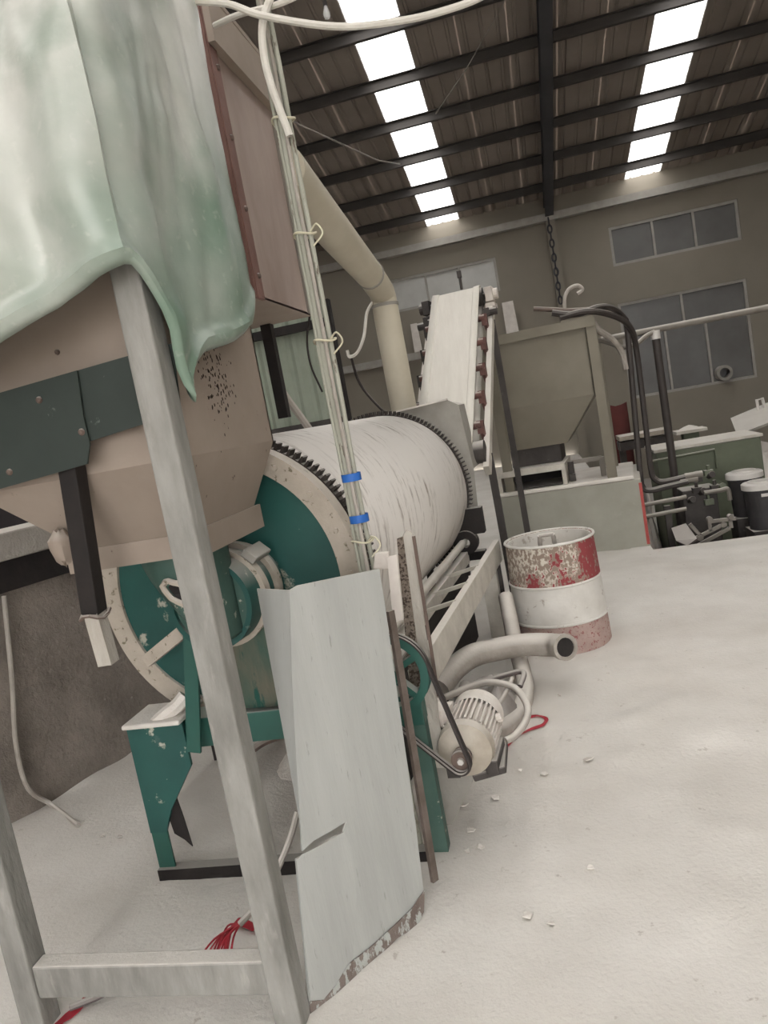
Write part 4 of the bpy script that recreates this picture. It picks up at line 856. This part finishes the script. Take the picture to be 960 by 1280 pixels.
# ================================================================ GUARD SHEET, POST, MOTOR
gp0, gp1 = V(-0.884, 1.837, 0), V(-0.605, 2.223, 0); gd = (gp1-gp0).normalized(); gn = V(gd.y, -gd.x, 0)
def gs(px, py, off=0.0): return atp(px, py, tuple(gp0+gn*off), tuple(gn))
gu = thing('guard_sheet', (gp0+gp1)/2, 'tall torn grey sheet-metal guard standing on edge before the dryer', 'metal sheet')
outl = [(362, 738), (372, 732), (420, 722), (474, 711), (482, 760), (500, 890), (517, 1010), (531, 1125), (530, 1140), (522, 1158), (498, 1172), (470, 1200), (452, 1212), (440, 1236), (422, 1256), (402, 1272), (388, 1270), (380, 1180), (370, 1074), (384, 1066), (400, 1058), (416, 1046), (428, 1042), (433, 1027), (412, 1040), (392, 1051), (378, 1064), (371, 960), (365, 850)]
b = MB(); b.plate([gs(*p) for p in outl], 0.006, gn); b.build('main_sheet', 'grey_sheet', gu)
q0, q1, q2, q3 = gs(362, 738), gs(376, 1050), gs(374, 1000), gs(365, 850)
back_ = V(-0.10, 0.17, 0)
b = MB(); t0 = at(321, 736, 2.2)
b.plate([q0, at(321, 736, 2.12), gs(375, 1030)], 0.005, V(-0.3, -1, 0)); b.build('side_flange', 'grey_sheet', gu)
b = MB(); b.plate([gs(378, 1068, 0.004), gs(386, 1064, 0.004), gs(402, 1056, 0.004), gs(430, 1040, 0.004), gs(440, 1060, 0.003), gs(446, 1120, 0.003), gs(440, 1215, 0.003), gs(420, 1250, 0.003), gs(400, 1265, 0.003), gs(390, 1266, 0.003), gs(381, 1180, 0.003), gs(371, 1076, 0.003)], 0.003, gn); b.build('lower_lap', 'grey_sheet', gu)
mat('rust_stain', '7d736d', '665a54', scale=9, rough=0.9, bump=0.4, chip='a5a7a2', chipamt=0.5, chipscale=30, stretch=(1, 1, 0.5))
b = MB(); ed = [(531, 1112), (530, 1140), (522, 1158), (498, 1172), (470, 1200), (452, 1212), (440, 1236), (422, 1256), (402, 1272), (388, 1270), (387, 1252), (405, 1250), (420, 1232), (436, 1205), (448, 1196), (466, 1182), (492, 1158), (515, 1136)]
b.plate([gs(*p, 0.0055) for p in ed], 0.002, gn); b.build('rusted_hem', 'rust_stain', gu)
b = MB(); e_ = [gs(478, 735), gs(543, 1118)]; sh = gd*0.028
b.bar(gs(487, 770)+sh*0.6+V(-0.02, 0.05, 0), gs(540, 1110)+sh*0.3+V(0, 0.03, 0), 0.026, 0.014, up=gn); b.build('edge_angle', 'edge_brown', gu)

YW = 2.66
gw = thing('weathered_board', (-0.56, YW, 0.3), 'weathered upright board with a speckled dirty edge behind the belt wheel', 'board')
mat('speckled_dirt', '8d8278', '6f6459', scale=30, rough=0.95, bump=0.6, chip='4a3f37', chipamt=0.45, chipscale=90)
b = MB(); b.plate([at(503, 672, YW), at(508, 663, YW), at(517, 668, YW), at(531, 780, YW), at(546, 868, YW), at(556, 960, YW), at(530, 960, YW), at(521, 840, YW)], 0.03, V(0.2, -1, 0)); b.build('plank', 'old_wood', gw)
b = MB(); b.plate([at(496, 674, YW-0.004), at(504, 671, YW-0.004), at(521, 800, YW-0.004), at(530, 868, YW-0.004), at(514, 872, YW-0.004), at(507, 800, YW-0.004)], 0.012, V(0.2, -1, 0)); b.build('dirty_edge', 'speckled_dirt', gw)
b = MB(); b.bar(at(517, 670, YW-0.012), at(548, 870, YW-0.012), 0.008, 0.012); b.build('edge_strip', 'rust_iron', gw)
wp = thing('white_strip', at(494, 775, 2.5), 'short white strip fixed beside the weathered board', 'strip')
b = MB(); b.plate([at(484, 697, 2.5), at(496, 693, 2.5), at(504, 775, 2.5), at(491, 777, 2.5)], 0.02, V(0, -1, 0)); b.build('plate', 'white_plate', wp)
b = MB(); b.plate([at(468, 692, 2.52), at(486, 690, 2.52), at(488, 712, 2.52), at(466, 712, 2.52)], 0.03, V(0, -1, 0)); b.build('top_lump', 'motor_dust', wp, bevel=0.006)

mo = thing('electric_motor', (-0.47, 3.0, 0), 'dust-covered electric motor with cooling fins on the floor', 'motor')
mc = at(581, 938, 2.62); mlen = 0.28; MS = 0.86
def mp_(t, a=0, r=0): return mc+DX*t+(DN*math.cos(a)+V(0, 0, 1)*math.sin(a))*(r*MS)
def msc(L): return [(t, r*MS) for t, r in L]
b = MB(); b.lathe(mc, DX, msc([(0.03, 0.0001), (0.03, 0.108), (mlen-0.02, 0.108), (mlen-0.02, 0.0001)]), 40, False); b.build('body', 'motor_dust', mo, smooth=True)
for k in range(34):
    a = 2*math.pi*k/34; p, q = mp_(0.05, a, 0.115), mp_(mlen-0.05, a, 0.115); b = MB(); b.bar(p, q, 0.008, 0.022, up=(DN*math.cos(a)+V(0, 0, 1)*math.sin(a))); b.build('cooling_fin', 'motor_dust', mo)
b = MB(); b.lathe(mc, DX, msc([(-0.035, 0.04), (-0.03, 0.06), (-0.012, 0.085), (0.0, 0.118), (0.04, 0.125), (0.04, 0.04)]), 40); b.build('end_bell', 'motor_face', mo, smooth=True)
b = MB(); b.lathe(mc, DX, msc([(mlen-0.05, 0.126), (mlen+0.05, 0.122), (mlen+0.07, 0.10), (mlen+0.07, 0.0001), (mlen-0.05, 0.0001)]), 40, False); b.build('fan_cover', 'motor_dust', mo, smooth=True)
b = MB(); b.box(mp_(0.15, math.radians(150), 0.15), (0.07, 0.10, 0.06), -DYAW, mtx=Matrix.Rotation(math.radians(-25), 3, 'Y')); b.build('terminal_box', 'motor_dust', mo, bevel=0.02)
b = MB(); b.cyl(mp_(-0.09), mp_(-0.02), 0.014, 12); b.build('shaft', 'pipe_grey', mo)
b = MB(); b.lathe(mp_(-0.085), DX, [(0, 0.012), (0, 0.036), (0.012, 0.038), (0.018, 0.028), (0.024, 0.038), (0.036, 0.036), (0.036, 0.012)], 28); pu = b.build('pulley', 'rust_iron', mo, smooth=True)
b = MB(); b.cyl(mp_(-0.095), mp_(-0.08), 0.012, 6); b.build('shaft_nut', 'lid_white', pu)
b = MB(); b.box(mc+DX*0.14+DN*0.06-V(0, 0, 0.115), (0.13, 0.22, 0.03), -DYAW, mtx=Matrix.Rotation(math.radians(-12), 3, 'Y')); b.box(mc+DX*0.12+DN*0.085-V(0, 0, 0.085), (0.05, 0.2, 0.06), -DYAW); b.build('foot', 'machine_dark', mo, bevel=0.006)
b = MB(); b.box(mc+DX*0.14-DN*0.07-V(0, 0, 0.10), (0.05, 0.2, 0.06), -DYAW); b.build('foot', 'machine_dark', mo)
b = MB(); ym = mc.y+0.16; b.plate([V(-0.60, ym, 0.36), V(mc.x+0.05, ym, mc.z-0.09), V(mc.x+0.03, ym, mc.z-0.13), V(mc.x-0.03, ym, 0.16), V(-0.57, ym, 0.0), V(-0.61, ym, 0.0)], 0.012, V(0, -1, 0)); b.build('mount_plate', 'plate_grey', mo)
b = MB(); b.plate([V(-0.61, ym-0.1, 0.345), V(mc.x+0.04, ym-0.12, mc.z-0.092), V(mc.x+0.04, ym+0.08, mc.z-0.092), V(-0.61, ym+0.08, 0.345)], 0.012, V(0, 0, 1)); b.build('mount_shelf', 'machine_dark', mo)
b = MB(); c = at(546, 893, 2.74); rows = []
for i in range(10):
    th = math.pi*i/9; rows.append([c+V(0.065*math.sin(th)*math.cos(p), 0.06*math.sin(th)*math.sin(p), 0.06*math.cos(th))*(1+0.45*nz3(math.cos(p)*2.2, math.sin(p)*2.2, th*2.2)) for p in np.linspace(0, 2*math.pi, 18)])
b.grid(rows); b.build('caked_lump', 'motor_dust', mo, smooth=True)
b = MB(); b.tube([mp_(0.18, math.radians(20), 0.13), mp_(0.18, math.radians(20), 0.155)], 0.018, 8); b.build('eye_bolt', 'motor_dust', mo)

wc = at(487, 842, 2.535); WR = 0.15
bw = thing('flywheel', wc-V(0, 0, WR), 'large green spoked belt wheel behind the guard sheet', 'wheel')
b = MB(); b.lathe(wc, DX, [(-0.025, WR-0.03), (-0.025, WR), (-0.008, WR-0.012), (0.008, WR-0.012), (0.025, WR), (0.025, WR-0.03)], 48); b.build('rim', 'green_clean', bw, smooth=True)
for k in range(5):
    a = 2*math.pi*k/5+0.5; b = MB(); b.bar(wc+(DN*math.cos(a)+V(0, 0, 1)*math.sin(a))*0.035, wc+(DN*math.cos(a)+V(0, 0, 1)*math.sin(a))*(WR-0.025), 0.022, 0.04, up=DX); b.build('spoke', 'green_clean', bw)
b = MB(); b.lathe(wc, DX, [(-0.04, 0.015), (-0.04, 0.042), (0.04, 0.042), (0.04, 0.015)], 24); b.build('hub', 'green_clean', bw, smooth=True)
b = MB(); b.cyl(wc-DX*0.06, wc+DX*0.5, 0.014, 12); b.build('axle', 'pipe_grey', bw)
def belt(off, lab):
    c0, r0 = wc+DX*off, WR-0.002; c1 = mp_(-0.067)+DX*off; c1 = c1-DX*((c1-c0).dot(DX)-0); r1 = 0.037
    e = (c1-c0); L = e.length; e.normalize(); pz = DX.cross(e).normalized(); al = math.asin((r0-r1)/L); pts = []
    for k in range(25):
        a = (math.pi/2-al)+(2*math.pi-2*(math.pi/2-al))*k/24
        pts.append(c0+(e*math.cos(a)+pz*math.sin(a))*r0)
    for k in range(13):
        a = -(math.pi/2-al)+2*(math.pi/2-al)*k/12; pts.append(c1+(e*math.cos(a)+pz*math.sin(a))*r1)
    b = MB(); b.tube(pts, 0.0065, 6, close=True); return tag(b.build('drive_belt', 'rubber', smooth=True), lab, 'belt')
belt(-0.012, 'outer black drive belt looped from motor pulley to green wheel')
belt(0.010, 'inner black drive belt between motor and green wheel, nearer the motor body')

# ================================================================ BARREL
bc = V(-0.03, 4.91, 0)
ba = thing('steel_barrel', bc, 'red and white powder-caked steel barrel standing on the floor', 'barrel')
BH = 0.70
def bseg(z0, z1, r0, r1, nm, mt_): b = MB(); b.lathe(bc, V(0, 0, 1), [(z0, r0), (z1, r1), (z1, r1-0.012), (z0, r0-0.012)], 48); return b.build(nm, mt_, ba, smooth=True)
bseg(0.0, 0.19, 0.305, 0.30, 'lower_wall', 'barrel_low'); bseg(0.19, 0.435, 0.302, 0.293, 'middle_wall', 'barrel_white'); bseg(0.435, BH, 0.293, 0.283, 'upper_wall', 'barrel_paint'); bseg(0.5, BH-0.003, 0.2735, 0.2705, 'inner_wall', 'barrel_white')
for z, r in ((0.19, 0.303), (0.435, 0.294), (BH, 0.285)):
    b = MB(); b.tube([bc+V(r*math.cos(t), r*math.sin(t), z) for t in np.linspace(0, 2*math.pi, 48, endpoint=False)], 0.009, 6, close=True); b.build('hoop', 'barrel_white', ba, smooth=True)
b = MB(); b.lathe(bc, V(0, 0, 1), [(0.5, 0.0001), (0.5, 0.27), (0.48, 0.27), (0.48, 0.0001)], 40, False); b.build('contents', 'powder', ba, smooth=True)
b = MB(); c = bc+V(-0.01, -0.1, 0.5)
for dx in (-0.045, 0.045): b.tube([c+V(dx, 0, 0), c+V(dx, -0.1, 0.2), c+V(dx*0.9, -0.12, 0.26)], 0.014, 8)
b.tube([c+V(-0.045, -0.12, 0.26), c+V(0.045, -0.12, 0.26)], 0.012, 8); b.build('handle', 'concrete_pale', ba, smooth=True)

# ================================================================ HOSES BESIDE THE MOTOR
def fhose(pts, r, mt_, name, lab, cat, k=7):
    P = [at(*p) for p in pts]; b = MB(); b.tube(spline(P, k), r, 14); return tag(b.build(name, mt_, smooth=True), lab, cat)
o = fhose([(548, 862, 3.75), (566, 838, 3.9), (590, 820, 4.05), (620, 812, 4.15), (655, 806, 4.2), (690, 806, 4.16), (706, 809, 4.04)], 0.066, 'hose_grey', 'suction_hose', 'thick grey suction hose with open end lying by the barrel', 'hose')
c, d2 = at(706, 809, 4.04), (at(706, 809, 4.04)-at(696, 807, 4.12)).normalized()
oc = thing; b = MB(); b.lathe(c, d2, [(0.0, 0.052), (0.004, 0.052), (0.004, 0.0001)], 20, False); b.build('dark_mouth', 'black_steel', o)
b = MB(); b.lathe(c, d2, [(-0.03, 0.067), (-0.03, 0.073), (0.012, 0.073), (0.012, 0.054), (0.006, 0.054)], 24); b.build('end_ring', 'hose_grey', o, smooth=True)
fhose([(632, 745, 4.75), (638, 775, 4.6), (644, 805, 4.45), (652, 835, 4.2), (657, 862, 4.0), (650, 888, 3.8), (632, 908, 3.6), (612, 918, 3.45)], 0.048, 'hose_grey', 'suction_hose', 'pale hose bending down beside the barrel to the motor', 'hose')
fhose([(562, 868, 3.6), (590, 856, 3.7), (618, 848, 3.75), (646, 840, 3.75), (655, 842, 3.72), (650, 858, 3.65)], 0.014, 'sack_dark', 'cable', 'dark cable arching over the thick suction hose', 'cable')
fhose([(556, 872, 3.5), (585, 860, 3.55), (612, 853, 3.55), (640, 858, 3.5), (654, 872, 3.42), (660, 888, 3.35), (655, 905, 3.3), (643, 920, 3.25), (632, 926, 3.22)], 0.017, 'hose_grey', 'cable', 'pale cable curving from the sack to the motor end', 'cable')
fhose([(640, 848, 3.6), (632, 866, 3.5), (622, 882, 3.45), (612, 892, 3.4)], 0.012, 'hose_grey', 'cable', 'short pale cable stub hanging behind the motor', 'cable')
b = MB(); rows = []
for i in range(10):
    row = []
    for j in range(29):
        a = 2*math.pi*j/28; q = i/9; rr = q*(1+0.22*nz3(math.cos(a)*1.6, math.sin(a)*1.6, 4))
        x, y = -0.50+0.20*rr*math.cos(a), 3.82+0.42*rr*math.sin(a)
        row.append(V(x, y, floor_h(x, y)-0.01+0.22*(1-q*q)**0.8*(0.8+0.7*nz3(x*9, y*9, 2))))
    rows.append(row)
b.grid(rows); tag(b.build('dark_sack', 'sack_dark', smooth=True), 'dusty dark sacking crumpled on the floor under the hoses', 'sack')
# ================================================================ SMALL THINGS ON THE FLOOR
def gpts(L, z=0.012): return [V(p.x, p.y, floor_h(p.x, p.y)+z) for p in (atz(*q) for q in L)]
def strap(L, wd_, mt_, name, lab, cat, z=0.008, k=5, parent=None):
    P = spline(gpts(L, z), k); b = MB(); rows = []
    for i, p in enumerate(P):
        d = (P[min(i+1, len(P)-1)]-P[max(i-1, 0)]).normalized(); s = d.cross(V(0, 0, 1)).normalized(); tw = 0.5*math.sin(i*0.6)
        rows.append([p-s*wd_/2+V(0, 0, 0.006*tw), p+s*wd_/2-V(0, 0, 0.004*tw)])
    b.grid(rows); o = b.build(name, mt_, parent, solid=0.002)
    return tag(o, lab, cat) if parent is None else o
strap([(632, 934), (645, 922), (662, 914), (678, 908), (683, 900), (672, 896), (660, 898)], 0.02, 'red_strap', 'plastic_strap', 'thin red plastic strap curled on the powder by the motor', 'strap')
rp = thing('frayed_rope', atz(285, 1175), 'frayed red rope tassel tied to a grey cord under the hopper', 'rope')
P = [at(372, 1015, 2.25), at(362, 1050, 2.2), at(345, 1090, 2.12), at(322, 1130, 2.08), at(300, 1155, 2.05)]
b = MB(); b.tube(spline(P, 5), 0.011, 8); b.build('cord', 'hose_grey', rp, smooth=True)
e = at(300, 1155, 2.05)
for k in range(14):
    q = V(e.x-0.05-0.11*random.random(), e.y+random.uniform(-0.08, 0.06), 0.015+0.03*random.random()); b = MB(); b.tube(spline([e, e.lerp(q, 0.5)+V(0, 0, 0.02+0.02*random.random()), q], 4), 0.0035, 5); b.build('strand', 'red_strap', rp, smooth=True)
strap([(296, 1160), (306, 1162), (322, 1168)], 0.035, 'red_strap', 'plastic_strap', 'flat red strap scrap beside the frayed rope', 'strap', z=0.02)
strap([(112, 1250), (100, 1265), (84, 1278), (70, 1290)], 0.03, 'red_strap', 'plastic_strap', 'flat red strap on the floor by the stand rail', 'strap')
strap([(228, 1232), (236, 1236), (243, 1242)], 0.03, 'red_strap', 'plastic_strap', 'tiny red strap scrap in front of the stand rail', 'strap')
b = MB(); b.tube(spline(gpts([(90, 1270), (120, 1258), (160, 1240), (200, 1228), (240, 1215)], 0.02), 5), 0.011, 8); tag(b.build('cord', 'sack_dark', smooth=True), 'dark cord lying under the stand bottom rail', 'cord')
b = MB(); pts = [wallp(0.42, 0.05, 1.1), wallp(0.40, 0.05, 0.8), wallp(0.42, 0.05, 0.45), wallp(0.52, 0.06, 0.2), wallp(0.75, 0.14, 0.07), wallp(1.02, 0.25, 0.05)]
pts = [atp(5, 745, tuple(w0+wn*0.05), tuple(wn)), atp(15, 850, tuple(w0+wn*0.05), tuple(wn)), atp(20, 930, tuple(w0+wn*0.05), tuple(wn)), atp(35, 985, tuple(w0+wn*0.06), tuple(wn))]+gpts([(68, 1018), (100, 1040)], 0.012)
b.tube(spline(pts, 6), 0.012, 8); tag(b.build('cord', 'hose_grey', smooth=True), 'pale cord hanging down the low concrete wall', 'cord')
b = MB(); rows = []
for i in range(16):
    rows.append([V(-1.55+0.05*i, 3.2+0.09*j, 0.30*math.sin(math.pi*i/15)*math.sin(math.pi*j/12)*(0.9+0.4*nz3(i*0.4, j*0.4))-0.005) for j in range(13)])
b.grid(rows); tag(b.build('powder_heap', 'powder', smooth=True), 'smooth white powder heap on the floor under the drum', 'heap')
b = MB(); b.tube(spline([at(312, 940, 3.2), at(330, 928, 3.25), at(352, 920, 3.3), at(385, 912, 3.4)], 5), 0.018, 8); tag(b.build('pipe', 'rust_iron', smooth=True), 'rusty bent pipe sticking from the powder heap under the drum', 'pipe')
rnd = random.Random(11); chip = None
spots = [(430, 1195), (590, 1040), (600, 1062), (585, 1066), (640, 845), (655, 860), (735, 950), (650, 965), (680, 970), (760, 845), (580, 1010), (620, 1000), (130, 1050), (150, 1050), (700, 870), (740, 1090), (690, 1160), (660, 1150)]
for k, (px, py) in enumerate(spots):
    p = atz(px, py); s = rnd.uniform(0.009, 0.022); b = MB(); ang = rnd.random()*6
    pts = [V(p.x+s*rnd.uniform(0.6, 1.3)*math.cos(ang+t), p.y+s*rnd.uniform(0.5, 1.2)*math.sin(ang+t), floor_h(p.x, p.y)+0.012+rnd.uniform(-0.004, 0.006)) for t in (0, 1.3, 2.6, 3.7, 5.0)]
    b.plate(pts, 0.004, V(0, 0, 1)); tag(b.build('powder_flake', 'powder'), 'small caked flake lying loose on the white floor', 'flake', 'loose flakes on the powder floor')
